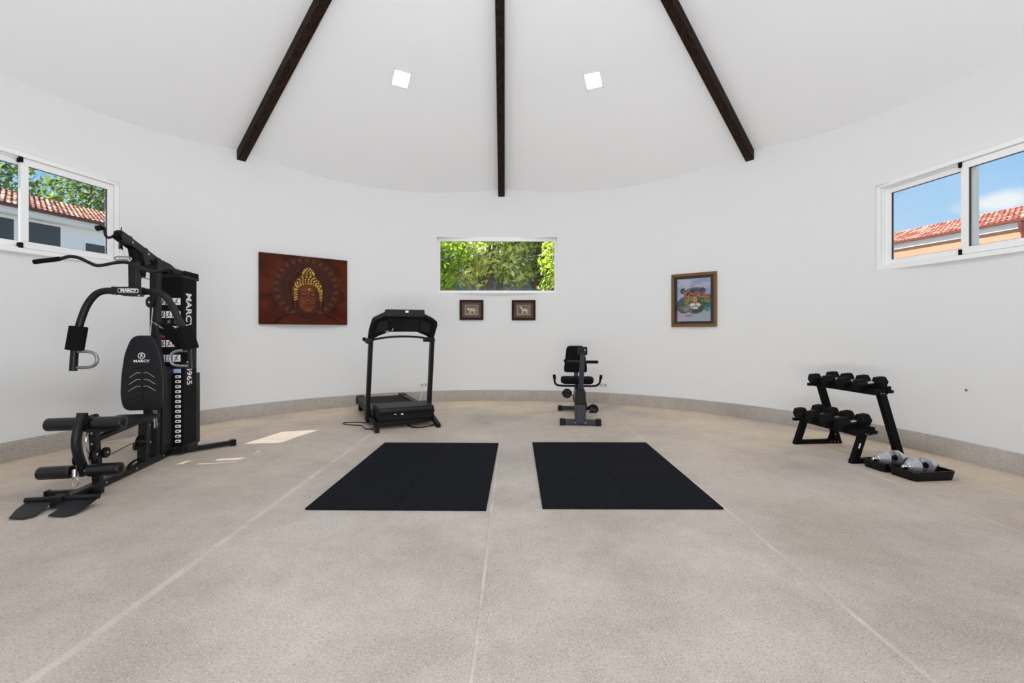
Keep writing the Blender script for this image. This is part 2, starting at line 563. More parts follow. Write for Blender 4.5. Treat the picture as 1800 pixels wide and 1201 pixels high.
# downlights
M_emit = mat('glowing_diffuser', (1, 1, 1, 1), 0.5, emit=(1.0, 0.97, 0.90, 1), estr=3.2)
for (sx, lab) in ((-1, 'glowing square ceiling downlight left of the middle beam'), (1, 'glowing square ceiling downlight right of the middle beam')):
    p = Vector((-1.476, 6.095, 4.565)) if sx < 0 else Vector((1.087, 6.119, 4.556))
    e = 0.02
    nx = (ceil_z_xy(p.x + e, p.y) - ceil_z_xy(p.x - e, p.y)) / (2 * e)
    ny = (ceil_z_xy(p.x, p.y + e) - ceil_z_xy(p.x, p.y - e)) / (2 * e)
    nrm = Vector((nx, ny, -1)).normalized()      # into the room
    rad = Vector((p.x - AX, p.y - AY, 0)).normalized()
    xa = rad.cross(nrm).normalized(); ya = nrm.cross(xa).normalized()
    Mx = Matrix((xa, ya, nrm)).transposed().to_4x4()
    t = thing('ceiling_light', lab, 'light', p, 0, 'square downlights in the ceiling')
    bm = BM()
    h = 0.118
    for x0, x1, y0, y1 in ((-h, h, -h, -h + 0.016), (-h, h, h - 0.016, h), (-h, -h + 0.016, -h, h), (h - 0.016, h, -h, h)):
        box(bm, x0, x1, y0, y1, -0.002, 0.008, Mx)
    obj('frame', bm, M_white, t)
    bm = BM(); box(bm, -h + 0.016, h - 0.016, -h + 0.016, h - 0.016, -0.001, 0.005, Mx)
    obj('diffuser', bm, M_emit, t)

# windows --------------------------------------------------------------
def win_frame(w):
    a = w['c']
    o = bpy.data.objects.new('x', None)
    x = Vector((math.cos(a), -math.sin(a), 0)); y = Vector((math.sin(a), math.cos(a), 0))
    M = Matrix((x, y, Vector((0, 0, 1)))).transposed().to_4x4()
    bpy.data.objects.remove(o)
    return a, M

def rect_ring(bm, x0, x1, z0, z1, w, y0, y1):
    box(bm, x0, x1, y0, y1, z0, z0 + w); box(bm, x0, x1, y0, y1, z1 - w, z1)
    box(bm, x0, x0 + w, y0, y1, z0 + w, z1 - w); box(bm, x1 - w, x1, y0, y1, z0 + w, z1 - w)
    return bm

def sliding_window(name, label, front_sash):
    w = WIN[name]
    a = w['c']
    root = bpy.data.objects.new(name, None); C.objects.link(root)
    rr = R - 0.055
    root.location = (CX + rr * math.sin(a), CY + rr * math.cos(a), 0)
    root.rotation_euler = (0, 0, -a)
    root['kind'] = 'structure'; root['label'] = label
    hw, z0, z1 = w['hw'] + 0.012, w['z0'] - 0.012, w['z1'] + 0.012
    obj('window_frame', rect_ring(BM(), -hw, hw, z0, z1, 0.045, 0.0, 0.13), M_white, root, bevel=0.004)
    obj('window_track', rect_ring(BM(), -hw + 0.045, hw - 0.045, z0 + 0.045, z1 - 0.045, 0.012, 0.03, 0.125), M_white, root, bevel=0.002)
    zi0, zi1 = z0 + 0.052, z1 - 0.052
    xi = hw - 0.052
    for side in (-1, 1):
        front = (side == front_sash)
        y0 = 0.018 if front else 0.062
        x0, x1 = (-xi, 0.045) if side < 0 else (-0.045, xi)
        sash = obj('sash', rect_ring(BM(), x0, x1, zi0, zi1, 0.062, y0, y0 + 0.036), M_white, root, bevel=0.003)
        obj('gasket', rect_ring(BM(), x0 + 0.060, x1 - 0.060, zi0 + 0.060, zi1 - 0.060, 0.005, y0 + 0.008, y0 + 0.028), M_gasket, sash)
        bm = BM(); box(bm, x0 + 0.062, x1 - 0.062, y0 + 0.016, y0 + 0.020, zi0 + 0.062, zi1 - 0.062)
        obj('pane', bm, M_glass, sash)
    for z in (zi0 + 0.005, zi1 - 0.03):
        bm = BM(); box(bm, -front_sash * 0.046 - 0.012, -front_sash * 0.046 + 0.012, 0.004, 0.05, z - 0.012, z + 0.04)
        obj('sash_stop', bm, M_blackm, root, bevel=0.002)
    return root

sliding_window('window_1', 'white sliding window on the left looking to a tiled roof and trees', 1)
sliding_window('window_3', 'white sliding window on the right looking to blue sky and a tiled roof', 1)
w = WIN['window_2']; a = w['c']
root = bpy.data.objects.new('window_2', None); C.objects.link(root)
rr = R - 0.02
root.location = (CX + rr * math.sin(a), CY + rr * math.cos(a), 0); root.rotation_euler = (0, 0, -a)
root['kind'] = 'structure'; root['label'] = 'wide fixed window in the back wall full of green foliage'
obj('window_frame', rect_ring(BM(), -w['hw'] - 0.03, w['hw'] + 0.03, w['z0'] - 0.02, w['z1'] + 0.02, 0.07, 0.0, 0.06), M_white, root, bevel=0.003)
xs = [-0.99, -0.462, 0.465, 0.99]
for x0, x1 in zip(xs[:-1], xs[1:]):
    bm = BM(); box(bm, x0 + 0.0015, x1 - 0.0015, 0.01, 0.016, w['z0'] + 0.045, w['z1'] - 0.045)
    obj('pane', bm, M_glass, root)
obj('window_sill', box(BM(), -w['hw'], w['hw'], -0.05, 0.0, w['z0'] - 0.004, w['z0'] + 0.012), M_white, root, bevel=0.002)

# ------------------------------------------------------------------ mats
def gym_mat(label, x0, y0, rz):
    t = thing('exercise_mat', label, 'mat', (x0, y0, 0), rz, 'black exercise mats on the floor')
    T = 0.61
    for i in range(2):
        for j in range(3):
            bm = BM(); g = 0.0008
            X0, Y0 = i * T + g, j * T + g
            box(bm, X0, X0 + T - 2 * g, Y0, Y0 + T - 2 * g, 0.001, 0.013)
            tl = obj('mat_tile', bm, M_mat, t, bevel=0.002)
    return t
M_mat, N, L, b = new_mat('embossed_black_foam')
tc = N.new('ShaderNodeTexCoord'); mp = N.new('ShaderNodeMapping'); mp.inputs['Rotation'].default_value = (0, 0, PI / 4)
L.new(tc.outputs['Object'], mp.inputs['Vector'])
ck = N.new('ShaderNodeTexBrick'); ck.inputs['Scale'].default_value = 34; ck.inputs['Mortar Size'].default_value = 0.03
ck.inputs['Color1'].default_value = (1, 1, 1, 1); ck.inputs['Color2'].default_value = (0.2, 0.2, 0.2, 1); ck.inputs['Mortar'].default_value = (0, 0, 0, 1)
L.new(mp.outputs['Vector'], ck.inputs['Vector'])
bp = N.new('ShaderNodeBump'); bp.inputs['Strength'].default_value = 0.5; bp.inputs['Distance'].default_value = 0.003
L.new(ck.outputs['Color'], bp.inputs['Height']); L.new(bp.outputs['Normal'], b.inputs['Normal'])
col = mix_col(N, L, ck.outputs['Color'], (0.0045, 0.005, 0.0065, 1), (0.010, 0.011, 0.0155, 1))
L.new(col, b.inputs['Base Color'])
b.inputs['Roughness'].default_value = 0.8; b.inputs['Specular IOR Level'].default_value = 0.06
gym_mat('black foam exercise mat on the floor in front of the treadmill', -1.392, 3.075, math.radians(0.9) * -1)
gym_mat('black foam exercise mat on the floor in front of the exercise bike', 0.205, 3.09, math.radians(-0.4))
#__PART2__
# ------------------------------------------------------------------ home gym
GZ = math.atan(0.18)
G = thing('home_gym', 'tall black multi-station home gym with weight stack by the left wall', 'exercise machine', (-3.11, 3.27, 0), GZ)

def pulley(parent, c, r=0.045, ax=(1, 0, 0), w=0.022, m=None):
    c = Vector(c); d = Vector(ax).normalized()
    bm = BM()
    lathe(bm, [(0, r), (w * 0.25, r), (w * 0.4, r * 0.86), (w * 0.6, r * 0.86), (w * 0.75, r), (w, r)], c - d * w / 2, c + d * w, 24)
    o = obj('pulley', bm, m or M_plastic, parent, smooth=True)
    bm = BM(); cyl(bm, c - d * (w / 2 + 0.004), c + d * (w / 2 + 0.004), r * 0.22, 10)
    obj('axle', bm, M_chrome, o, smooth=True)
    return o

# base
bm = BM(); box(bm, -0.03, 0.03, -0.16, 1.28, 0.012, 0.062)
rail = obj('base_rail', bm, M_black, G, bevel=0.004)
for yy in (0.25, 0.62, 1.02): bolt(G, (0.03, yy, 0.04), (1, 0, 0))
for s in (-1, 1):
    bm = BM(); bar(bm, (s * 0.02, 1.18, 0.034), (s * 0.44, 1.49, 0.034), 0.05, 0.044)
    lg = obj('stabilizer_leg', bm, M_black, G, bevel=0.004)
    bm = BM(); bar(bm, (s * 0.425, 1.479, 0.033), (s * 0.465, 1.508, 0.033), 0.062, 0.062)
    obj('foot_cap', bm, M_plastic, lg, bevel=0.004)
bm = BM(); box(bm, -0.25, 0.10, 0.085, 0.125, 0.004, 0.04)
fs = obj('front_stabilizer', bm, M_black, G, bevel=0.004)
bm = BM(); box(bm, -0.262, -0.245, 0.08, 0.13, 0.0, 0.044)
obj('foot_cap', bm, M_plastic, fs, bevel=0.004)
# foot plate
bm = BM(); cyl(bm, (-0.20, -0.15, 0.062), (0.235, -0.15, 0.062), 0.017, 16)
ft = obj('foot_plate_tube', bm, M_black, G, smooth=True)
bm = BM(); box(bm, -0.035, 0.035, -0.19, -0.11, 0.012, 0.085)
obj('foot_plate_bracket', bm, M_black, G, bevel=0.005)
for poly in (((-0.185, -0.155), (-0.025, -0.155), (-0.02, -0.20), (-0.015, -0.33), (-0.06, -0.36), (-0.15, -0.345), (-0.18, -0.25)),
             ((0.03, -0.155), (0.235, -0.155), (0.235, -0.20), (0.215, -0.33), (0.17, -0.365), (0.06, -0.34), (0.075, -0.27), (0.035, -0.24))):
    bm = BM()
    Msl = Matrix.Translation((0, -0.155, 0.055)) @ Matrix.Rotation(math.radians(13), 4, 'X') @ Matrix.Translation((0, 0.155, 0))
    prism(bm, poly, -0.003, 0.002, 'z', Msl)
    obj('foot_plate', bm, M_black, G, bevel=0.001)

# seat post at the front with leg developer
bm = BM(); bar(bm, (0, 0.215, 0.06), (0, 0.165, 0.53), 0.05, 0.05, (0, 1, 0))
obj('front_post', bm, M_black, G, bevel=0.004)
for z in (0.28, 0.36, 0.44, 0.49):
    bolt(G, (-0.0, 0.165 - 0.01, z), (0, -1, 0), 0.008)
bm = BM(); tube(bm, [(-0.01, 0.135, 0.47), (-0.005, 0.10, 0.40), (-0.005, 0.12, 0.30), (0, 0.14, 0.2)], 0.006, 8)
obj('cable', bm, M_chrome, G, smooth=True)
bm = BM(); tube(bm, [(0, 0.055, 0.60), (0, 0.022, 0.52), (0, 0.0, 0.42), (0, 0.015, 0.32), (0, 0.065, 0.20), (0, 0.075, 0.155)], 0.034, 18, 8, rx=0.028)
lv = obj('leg_lever', bm, M_black, G, smooth=True)
bm = BM(); cyl(bm, (0, 0.056, 0.598), (0, 0.058, 0.608), 0.033, 18); obj('end_cap', bm, M_plastic, lv)
bm = BM(); prism(bm, rounded([(0.03, 0.46), (0.19, 0.46), (0.17, 0.59), (0.05, 0.585)], 0.04), 0.030, 0.036, 'x')
prism(bm, rounded([(0.03, 0.46), (0.19, 0.46), (0.17, 0.59), (0.05, 0.585)], 0.04), -0.036, -0.030, 'x')
obj('pivot_bracket', bm, M_black, G)
bolt(G, (0.036, 0.09, 0.565), (1, 0, 0), 0.013)

def roller(x0, x1, y, z, r):
    bm = BM()
    lathe(bm, [(0, r * 0.62), (0.004, r * 0.93), (0.012, r), (0.03, r * 1.0), (0.034, r * 0.985), (0.038, r), (abs(x1 - x0) - 0.038, r), (abs(x1 - x0) - 0.034, r * 0.985), (abs(x1 - x0) - 0.03, r), (abs(x1 - x0) - 0.012, r), (abs(x1 - x0) - 0.004, r * 0.93), (abs(x1 - x0), r * 0.62)], (x0, y, z), (x1, y, z), 28)
    o = obj('foam_roller', bm, M_roller, G, smooth=True)
    xo = x0 if abs(x0) > abs(x1) else x1
    s = 1 if xo > 0 else -1
    bm = BM(); lathe(bm, [(0, 0.024), (0.003, 0.026), (0.006, 0.020)], (xo - s * 0.001, y, z), (xo + s, y, z), 20)
    obj('end_cap', bm, M_plastic, o, smooth=True)
roller(-0.245, -0.035, 0.09, 0.525, 0.0475)
roller(0.045, 0.25, 0.09, 0.525, 0.0475)
roller(-0.255, -0.045, 0.035, 0.19, 0.046)
roller(0.035, 0.25, 0.06, 0.19, 0.046)
bm = BM(); cyl(bm, (-0.25, 0.09, 0.525), (0.25, 0.09, 0.525), 0.012, 12); obj('roller_axle', bm, M_chrome, G, smooth=True)
bm = BM(); cyl(bm, (-0.255, 0.045, 0.19), (0.25, 0.06, 0.19), 0.012, 12); obj('roller_axle', bm, M_chrome, G, smooth=True)
pulley(G, (-0.03, 0.06, 0.275), 0.048, (1, 0.1, 0)); pulley(G, (0.015, 0.16, 0.28), 0.045)
pulley(G, (0.03, 0.25, 0.27), 0.04)
# carabiner at lower roller
bm = BM(); cyl(bm, (-0.015, 0.005, 0.215), (-0.012, 0.0, 0.165), 0.016, 12); cl = obj('cable_collar', bm, M_chrome, G, smooth=True)
bm = BM(); tube(bm, [(-0.012, 0.0, 0.165), (0.012, 0.0, 0.14), (0.008, 0.0, 0.105), (-0.018, 0.0, 0.105), (-0.026, 0.0, 0.14)], 0.0035, 8, 5, closed=True); obj('carabiner', bm, M_chrome, cl, smooth=True)

# seat and seat frame
bm = BM(); bar(bm, (0, 0.16, 0.385), (0, 0.84, 0.43), 0.05, 0.035); obj('lower_seat_bar', bm, M_black, G, bevel=0.003)
bm = BM(); bar(bm, (0.0, 0.18, 0.445), (0, 0.93, 0.425), 0.05, 0.03); obj('seat_bar', bm, M_black, G, bevel=0.003)
bm = BM()
prism(bm, rounded([(-0.10, 0.22), (0.10, 0.22), (0.165, 0.45), (0.165, 0.74), (-0.165, 0.74), (-0.165, 0.45)], 0.05, 6), 0.452, 0.482, 'z')
obj('seat', bm, M_vinyl, G, bevel=0.012, smooth=False)
bm = BM(); bar(bm, (0, 0.775, 0.06), (0, 0.80, 0.44), 0.075, 0.05, (0, 1, 0)); rp = obj('rear_seat_post', bm, M_greyp if False else M_black, G, bevel=0.004)
bolt(G, (0.038, 0.79, 0.37), (1, 0, 0)); bolt(G, (0.038, 0.80, 0.22), (1, 0, 0)); bolt(G, (0.038, 0.785, 0.10), (1, 0, 0), m=M_plastic)
pulley(G, (-0.005, 0.745, 0.24), 0.05, (1, 0, 0), 0.03)
pulley(G, (0.03, 0.88, 0.36), 0.042); pulley(G, (0.03, 0.93, 0.44), 0.038)
bm = BM(); box(bm, 0.012, 0.046, 0.855, 0.905, 0.33, 0.50); obj('pulley_bracket', bm, M_steel, G, bevel=0.004)
for q in ((0.05, 0.87, 0.49), (0.05, 0.87, 0.43), (0.05, 0.88, 0.36)): bolt(G, q, (1, 0, 0), 0.011)
pulley(G, (0.0, 1.0, 0.11), 0.05, (1, 0, 0), 0.026); bolt(G, (0.03, 1.05, 0.11), (1, 0, 0), 0.011)
bm = BM(); tube(bm, [(0.03, 0.25, 0.235), (0.01, 0.72, 0.255), (0.0, 0.98, 0.15)], 0.0035, 6, 3); obj('cable', bm, M_plastic, G, smooth=True)
# backpad
W = [(-0.085, 1.165), (0.085, 1.165), (0.145, 1.01), (0.172, 0.80), (0.178, 0.62), (0.150, 0.50), (-0.150, 0.50), (-0.178, 0.62), (-0.172, 0.80), (-0.145, 1.01)]
bm = BM(); prism(bm, rounded(W, 0.06, 6), 0.80, 0.855, 'y')
bp_ = obj('backrest', bm, M_vinyl, G, bevel=0.016); bp_.location = (-0.022, 0, 0)
for sx in (-1, 1):
    for kk, z in enumerate((0.895, 0.835, 0.775, 0.715, 0.655, 0.60)):
        bm = BM(); x1 = 0.095 + 0.004 * kk
        tube(bm, [(sx * 0.012, 0.7985, z), (sx * 0.045, 0.7985, z), (sx * x1, 0.7985, z - 0.042)], 0.0022 if kk not in (0, 5) else 0.0015, 6, 0)
        obj('seam', bm, M_greyprint if kk in (1, 2, 3) else M_plastic2, bp_, smooth=True)
bm = BM(); tube(bm, [(0, 0.799, 0.90), (0, 0.799, 0.58)], 0.0022, 6, 0); obj('seam', bm, M_plastic2, bp_, smooth=True)
Rf = Matrix(((1, 0, 0), (0, 0, -1), (0, 1, 0))).to_4x4()     # text facing -y
bm = BM(); tube(bm, [(-0.004 + 0.026 * math.cos(t * PI / 12), 0.7975, 0.985 + 0.026 * math.sin(t * PI / 12)) for t in range(24)], 0.0032, 6, 0, closed=True)
obj('emblem', bm, M_label, bp_, smooth=True)
bm = BM()
cyl(bm, (-0.004, 0.798, 0.996), (-0.004, 0.795, 0.996), 0.0065, 12)
tube(bm, [(-0.014, 0.797, 0.972), (-0.004, 0.797, 0.986), (0.006, 0.797, 0.972)], 0.003, 6, 0)
tube(bm, [(-0.013, 0.797, 0.984), (0.005, 0.797, 0.984)], 0.003, 6, 0)
obj('emblem', bm, M_label, bp_, smooth=True)
text('lettering', 'MARCY', 0.030, Matrix.Translation((-0.004, 0.7975, 0.938)) @ Rf, M_label, bp_, 1.25, 0.0008)
for z_ in (0.54, 1.0):
    bm = BM(); box(bm, -0.02, 0.02, 0.85, 0.93, z_, z_ + 0.04); obj('backrest_mount', bm, M_black, G)
bm = BM(); box(bm, -0.03, 0.03, 0.83, 0.865, 0.455, 0.60); obj('backrest_post', bm, M_black, G)

# uprights and boom
bm = BM(); box(bm, -0.032, 0.032, 0.925, 1.0, 0.062, 1.84); up_ = obj('main_upright', bm, M_black, G, bevel=0.004)
bm = BM(); prism(bm, [(0.985, 0.06), (1.17, 0.06), (1.17, 0.86), (1.0, 0.86), (0.99, 0.45)], -0.045, 0.045, 'x'); obj('stack_front_guard', bm, M_black, G, bevel=0.003)
bm = BM(); bar(bm, (0, 0.66, 1.56), (0, 0.655, 1.80), 0.06, 0.075, (0, 1, 0)); hu = obj('hanger_upright', bm, M_black, G, bevel=0.004)
bm = BM(); bar(bm, (0, 0.655, 1.79), (0, 0.62, 1.91), 0.045, 0.05, (0, 1, 0)); obj('hanger_neck', bm, M_blackm, G, bevel=0.004)
b0, b1 = Vector((0, 0.44, 1.985)), Vector((0, 1.28, 1.745))
for s in (-1, 1):
    bm = BM(); bar(bm, b0 + Vector((s * 0.03, 0, 0)), b1 + Vector((s * 0.03, 0, 0)), 0.008, 0.065)
    obj('boom_plate', bm, M_black, G, bevel=0.002)
bm = BM(); bar(bm, b0 + Vector((0, 0.05, -0.02)), b1, 0.05, 0.035); obj('boom', bm, M_black, G, bevel=0.004)
bm = BM(); bar(bm, (0, 0.72, 1.83), (0, 0.80, 1.86), 0.075, 0.12, (0, 0.3, 1)); obj('boom_bracket', bm, M_black, G, bevel=0.004)
for y_ in (0.56, 0.78, 0.98, 1.18):
    z_ = 1.985 - (y_ - 0.44) * 0.286
    bolt(G, (0.034, y_, z_ - 0.005), (1, 0, 0), 0.010)
    pulley(G, (0, y_ + 0.02, z_ + 0.012), 0.042, (1, 0, 0), 0.02)
pulley(G, (0, 0.46, 1.985), 0.04, (1, 0, 0), 0.022)
pulley(G, (0.0, 0.475, 1.905), 0.034, (0.8, 0.6, 0), 0.022)
pulley(G, (0.012, 0.745, 1.735), 0.062, (1, 0.3, 0), 0.026)
bm = BM(); prism(bm, rounded([(0.66, 1.66), (0.75, 1.66), (0.75, 1.79), (0.66, 1.79)], 0.02), 0.0, 0.006, 'x'); obj('pulley_bracket', bm, M_black, G)
pulley(G, (0.10, 0.70, 1.455), 0.048, (0.5, 1, 0), 0.024)
bm = BM(); tube(bm, [(0.0, 0.72, 1.79), (0.0, 0.86, 1.80), (0.0, 0.94, 1.82)], 0.0035, 6, 3); obj('cable', bm, M_plastic, G, smooth=True)
bm = BM(); tube(bm, [(0.0, 0.76, 1.675), (0.0, 1.0, 1.665)], 0.0035, 6, 3); obj('cable', bm, M_plastic, G, smooth=True)
bm = BM(); tube(bm, [(0.0, 0.50, 1.885), (0.0, 0.495, 1.865)], 0.0035, 6, 0); obj('cable', bm, M_plastic, G, smooth=True)
bm = BM(); tube(bm, [(0.02, 0.88, 1.43), (0.0, 0.87, 1.12)], 0.004, 6, 0); obj('cable', bm, M_chrome, G, smooth=True)
# crank-like hook at the boom tip
bm = BM(); tube(bm, [(-0.01, 0.46, 2.005), (-0.035, 0.44, 1.97), (-0.06, 0.43, 1.955), (-0.075, 0.42, 1.975), (-0.078, 0.41, 2.03), (-0.09, 0.40, 2.035)], 0.010, 8, 5)
hk = obj('hook_arm', bm, M_plastic, G, smooth=True)
bm = BM(); cyl(bm, (-0.125, 0.40, 2.02), (-0.09, 0.40, 2.03), 0.022, 16); obj('knob', bm, M_plastic, hk, smooth=True)
bm = BM(); cyl(bm, (0.02, 0.45, 1.99), (0.02, 0.45, 2.045), 0.004, 8); obj('pin', bm, M_plastic, hk)

# weight stack shroud
x0, x1, y0, y1 = -0.13, 0.125, 1.17, 1.45
bm = BM(); prism(bm, rounded([(x0, y0), (x1, y0), (x1, y1), (x0, y1)], 0.02, 3), 0.07, 1.735, 'z')
sh = obj('stack_shroud', bm, M_blackm, G, bevel=0.002)
bm = BM(); prism(bm, [(0.90, 1.74), (1.05, 1.80), (1.30, 1.735), (1.485, 1.725), (1.485, 1.765), (1.32, 1.775), (1.10, 1.845), (0.90, 1.87)], -0.05, 0.05, 'x'); obj('shroud_cap', bm, M_black, G, bevel=0.003)
bm = BM(); box(bm, -0.12, 0.128, 1.16, 1.485, 1.722, 1.762); obj('shroud_cap', bm, M_black, G, bevel=0.004)
bm = BM(); box(bm, -0.135, 0.129, 1.425, 1.50, 0.055, 0.775); obj('lower_shield', bm, M_black, G, bevel=0.004)
bm = BM(); box(bm, 0.03, 0.133, 1.163, 1.45, 0.02, 0.085); obj('stack_base_plate', bm, M_black, G, bevel=0.004)
for q in ((0.06, 1.16, 0.075), (0.09, 1.16, 0.09)): bolt(G, q, (0, -1, 0), 0.006)
bm = BM(); box(bm, -0.005, 0.045, 1.160, 1.1712, 0.10, 0.80); obj('pin_slot', bm, mat('deep_black_slot', (0.001, 0.001, 0.001, 1), 0.9), G)
for k in range(14):
    z = 0.125 + k * 0.0480
    bm = BM(); prism(bm, rounded([(0.064, z), (0.108, z), (0.108, z + 0.028), (0.064, z + 0.028)], 0.009, 4), 1.158, 1.1705, 'y')
    tg = obj('weight_tag', bm, M_label, G)
    bm = BM(); prism(bm, rounded([(0.076, z + 0.008), (0.097, z + 0.008), (0.093, z + 0.019), (0.080, z + 0.019)], 0.003, 3), 1.155, 1.1585, 'y')
    obj('pin_hole', bm, M_plastic, tg)
# exercise chart stickers on the front
def cell(xa, xb, pa, pb, m, fig=True):
    za, zb = 1.2 - (pb - 583) * 0.00549, 1.2 - (pa - 583) * 0.00549
    bm = BM(); box(bm, xa, xb, 1.1665, 1.171, za, zb); o = obj('chart_cell', bm, m, sh)
    if fig:
        bm = BM(); cx_, cz_ = (xa + xb) / 2, (za + zb) / 2; hx, hz = (xb - xa), (zb - za)
        tube(bm, [(cx_ - hx * .25, 1.166, cz_ - hz * .35), (cx_, 1.166, cz_), (cx_ + hx * .1, 1.166, cz_ + hz * .3)], 0.0035, 6, 0)
        tube(bm, [(cx_ + hx * .25, 1.166, cz_ - hz * .3), (cx_, 1.166, cz_ - hz * .05), (cx_ - hx * .2, 1.166, cz_ + hz * .2)], 0.003, 6, 0)
        cyl(bm, (cx_ + hx * .12, 1.1665, cz_ + hz * .36), (cx_ + hx * .12, 1.164, cz_ + hz * .36), 0.005, 8)
        obj('exercise_figure', bm, M_plastic if m is not M_plastic2 else M_greyprint, o)
rows_ = [(524, 536, 1), (547, 559, 1), (562, 570, 0), (573, 585, 1), (589, 594, 2), (598, 610, 1), (624, 636, 1)]
for pa, pb, k in rows_:
    mm = (M_plastic2, M_label, M_redprint)[k]
    cell(-0.062, -0.028, pa, pb, mm, k == 1); cell(-0.018, 0.030, pa, pb, mm, k != 2); cell(0.038, 0.105, pa, pb, mm, k != 2)
cell(-0.01, 0.108, 649, 656, M_blueprint, False)
# wording on the side, reading downward
Ms = Matrix(((0, 0, 1), (0, 1, 0), (-1, 0, 0))).to_4x4()   # local x -> -z, y -> +y, normal -> +x
text('lettering', 'MARCY', 0.145, Matrix.Translation((x1 + 0.0015, 1.275, 1.405)) @ Ms, M_label, G, 0.72, 0.003)
text('lettering', 'MWM-4965', 0.135, Matrix.Translation((x1 + 0.0015, 1.285, 0.90)) @ Ms, M_label, G, 0.70, 0.002)

# press arms
bm = BM(); box(bm, -0.10, 0.125, 0.52, 0.585, 1.505, 1.57); pj = obj('press_arm_hub', bm, M_black, G, bevel=0.006)
bm = BM(); box(bm, -0.05, 0.05, 0.56, 0.70, 1.50, 1.575); obj('press_arm_bracket', bm, M_black, G, bevel=0.006)
bm = BM(); prism(bm, rounded([(-0.075, 1.520), (0.075, 1.520), (0.075, 1.556), (-0.075, 1.556)], 0.016, 6), 0.514, 0.521, 'y', Matrix.Translation((0.03, 0, 0)))
bd = obj('badge_border', bm, M_label, pj)
bm = BM(); prism(bm, rounded([(-0.071, 1.524), (0.071, 1.524), (0.071, 1.552), (-0.071, 1.552)], 0.014, 6), 0.512, 0.519, 'y', Matrix.Translation((0.03, 0, 0)))
obj('badge_face', bm, M_plastic, bd)
text('lettering', 'MARCY', 0.030, Matrix.Translation((0.035, 0.5115, 1.538)) @ Rf, M_label, bd, 1.15, 0.0012)
for q in ((-0.08, 0.52, 1.575), (0.11, 0.52, 1.50), (-0.06, 0.52, 1.50)): bolt(G, q, (0, -1, 0), 0.007)
for s, yo in ((-1, 0.55), (1, 0.60)):
    pts = [(s * 0.09, yo, 1.538), (s * 0.17, yo, 1.533), (s * 0.23, yo, 1.500), (s * 0.285, yo, 1.42), (s * 0.325, yo, 1.31), (s * 0.352, yo, 1.20), (s * 0.372, yo, 1.08), (s * 0.385, yo, 0.88)]
    if s > 0: pts = [(x + 0.03 + 0.055 * min(1, max(0, (1.34 - z) / 0.26)), y_, z) for x, y_, z in pts]
    bm = BM(); tube(bm, pts, 0.027, 16, 6)
    ar = obj('press_arm', bm, M_black, G, smooth=True)
    p5, p7 = Vector(pts[5]) + Vector((-0.006 * s, 0, 0.04)), Vector(pts[6]) + Vector((0.004 * s, 0, -0.03))
    bm = BM(); cyl(bm, p5, p7, 0.060, 24); obj('foam_pad', bm, M_foam, ar, smooth=True)
    bm = BM(); xa = pts[6][0]; tube(bm, [(xa, yo, 1.035), (xa - s * 0.09, yo, 1.035), (xa - s * 0.14, yo, 1.015), (xa - s * 0.158, yo, 0.965), (xa - s * 0.135, yo, 0.92), (xa - s * 0.08, yo, 0.905), (xa, yo, 0.905)], 0.0125, 12, 6)
    obj('hand_grip', bm, M_steel, ar, smooth=True, label='grey D-shaped handle')

# lat bar (hangs from the cable)
LB = thing('lat_pulldown_bar', 'curved black lat bar hanging from the front cable of the home gym', 'exercise bar', (-3.11, 3.27, 0), GZ)
half = [(0, 1.769), (0.08, 1.755), (0.15, 1.718), (0.22, 1.696), (0.28, 1.702), (0.345, 1.722), (0.40, 1.710), (0.46, 1.690)]
left = [(-0.60, 1.757), (-0.44, 1.784), (-0.372, 1.804), (-0.30, 1.793), (-0.24, 1.762), (-0.188, 1.738), (-0.139, 1.740), (-0.058, 1.760)]
pts = [(x, 0.49, z) for x, z in left] + [(0.016, 0.49, 1.769)] + [(x, 0.49, z) for x, z in half[1:]] + [(0.545, 0.49, 1.668)]
bm = BM(); tube(bm, pts, 0.0135, 12, 5); obj('bar', bm, M_black, LB, smooth=True)
bm = BM(); tube(bm, [(-0.615, 0.49, 1.754), (-0.44, 0.49, 1.784)], 0.019, 16, 0); obj('grip', bm, M_foam, LB, smooth=True)
bm = BM(); tube(bm, [(0.455, 0.49, 1.692), (0.56, 0.49, 1.664)], 0.019, 16, 0); obj('grip', bm, M_foam, LB, smooth=True)
bm = BM(); box(bm, -0.03, 0.045, 0.486, 0.494, 1.775, 1.795)
tube(bm, [(-0.035, 0.49, 1.778), (-0.055, 0.49, 1.80), (-0.03, 0.49, 1.812), (0.04, 0.49, 1.812), (0.07, 0.49, 1.80), (0.055, 0.49, 1.775)], 0.006, 8, 4)
obj('hanging_bracket', bm, M_steel, LB)
bm = BM(); tube(bm, [(-0.008, 0.49, 1.805), (-0.004, 0.49, 1.85), (0.004, 0.49, 1.868), (0.012, 0.49, 1.85), (0.016, 0.49, 1.805), (0.004, 0.49, 1.798)], 0.003, 8, 4, closed=True); obj('carabiner', bm, M_chrome, LB, smooth=True)

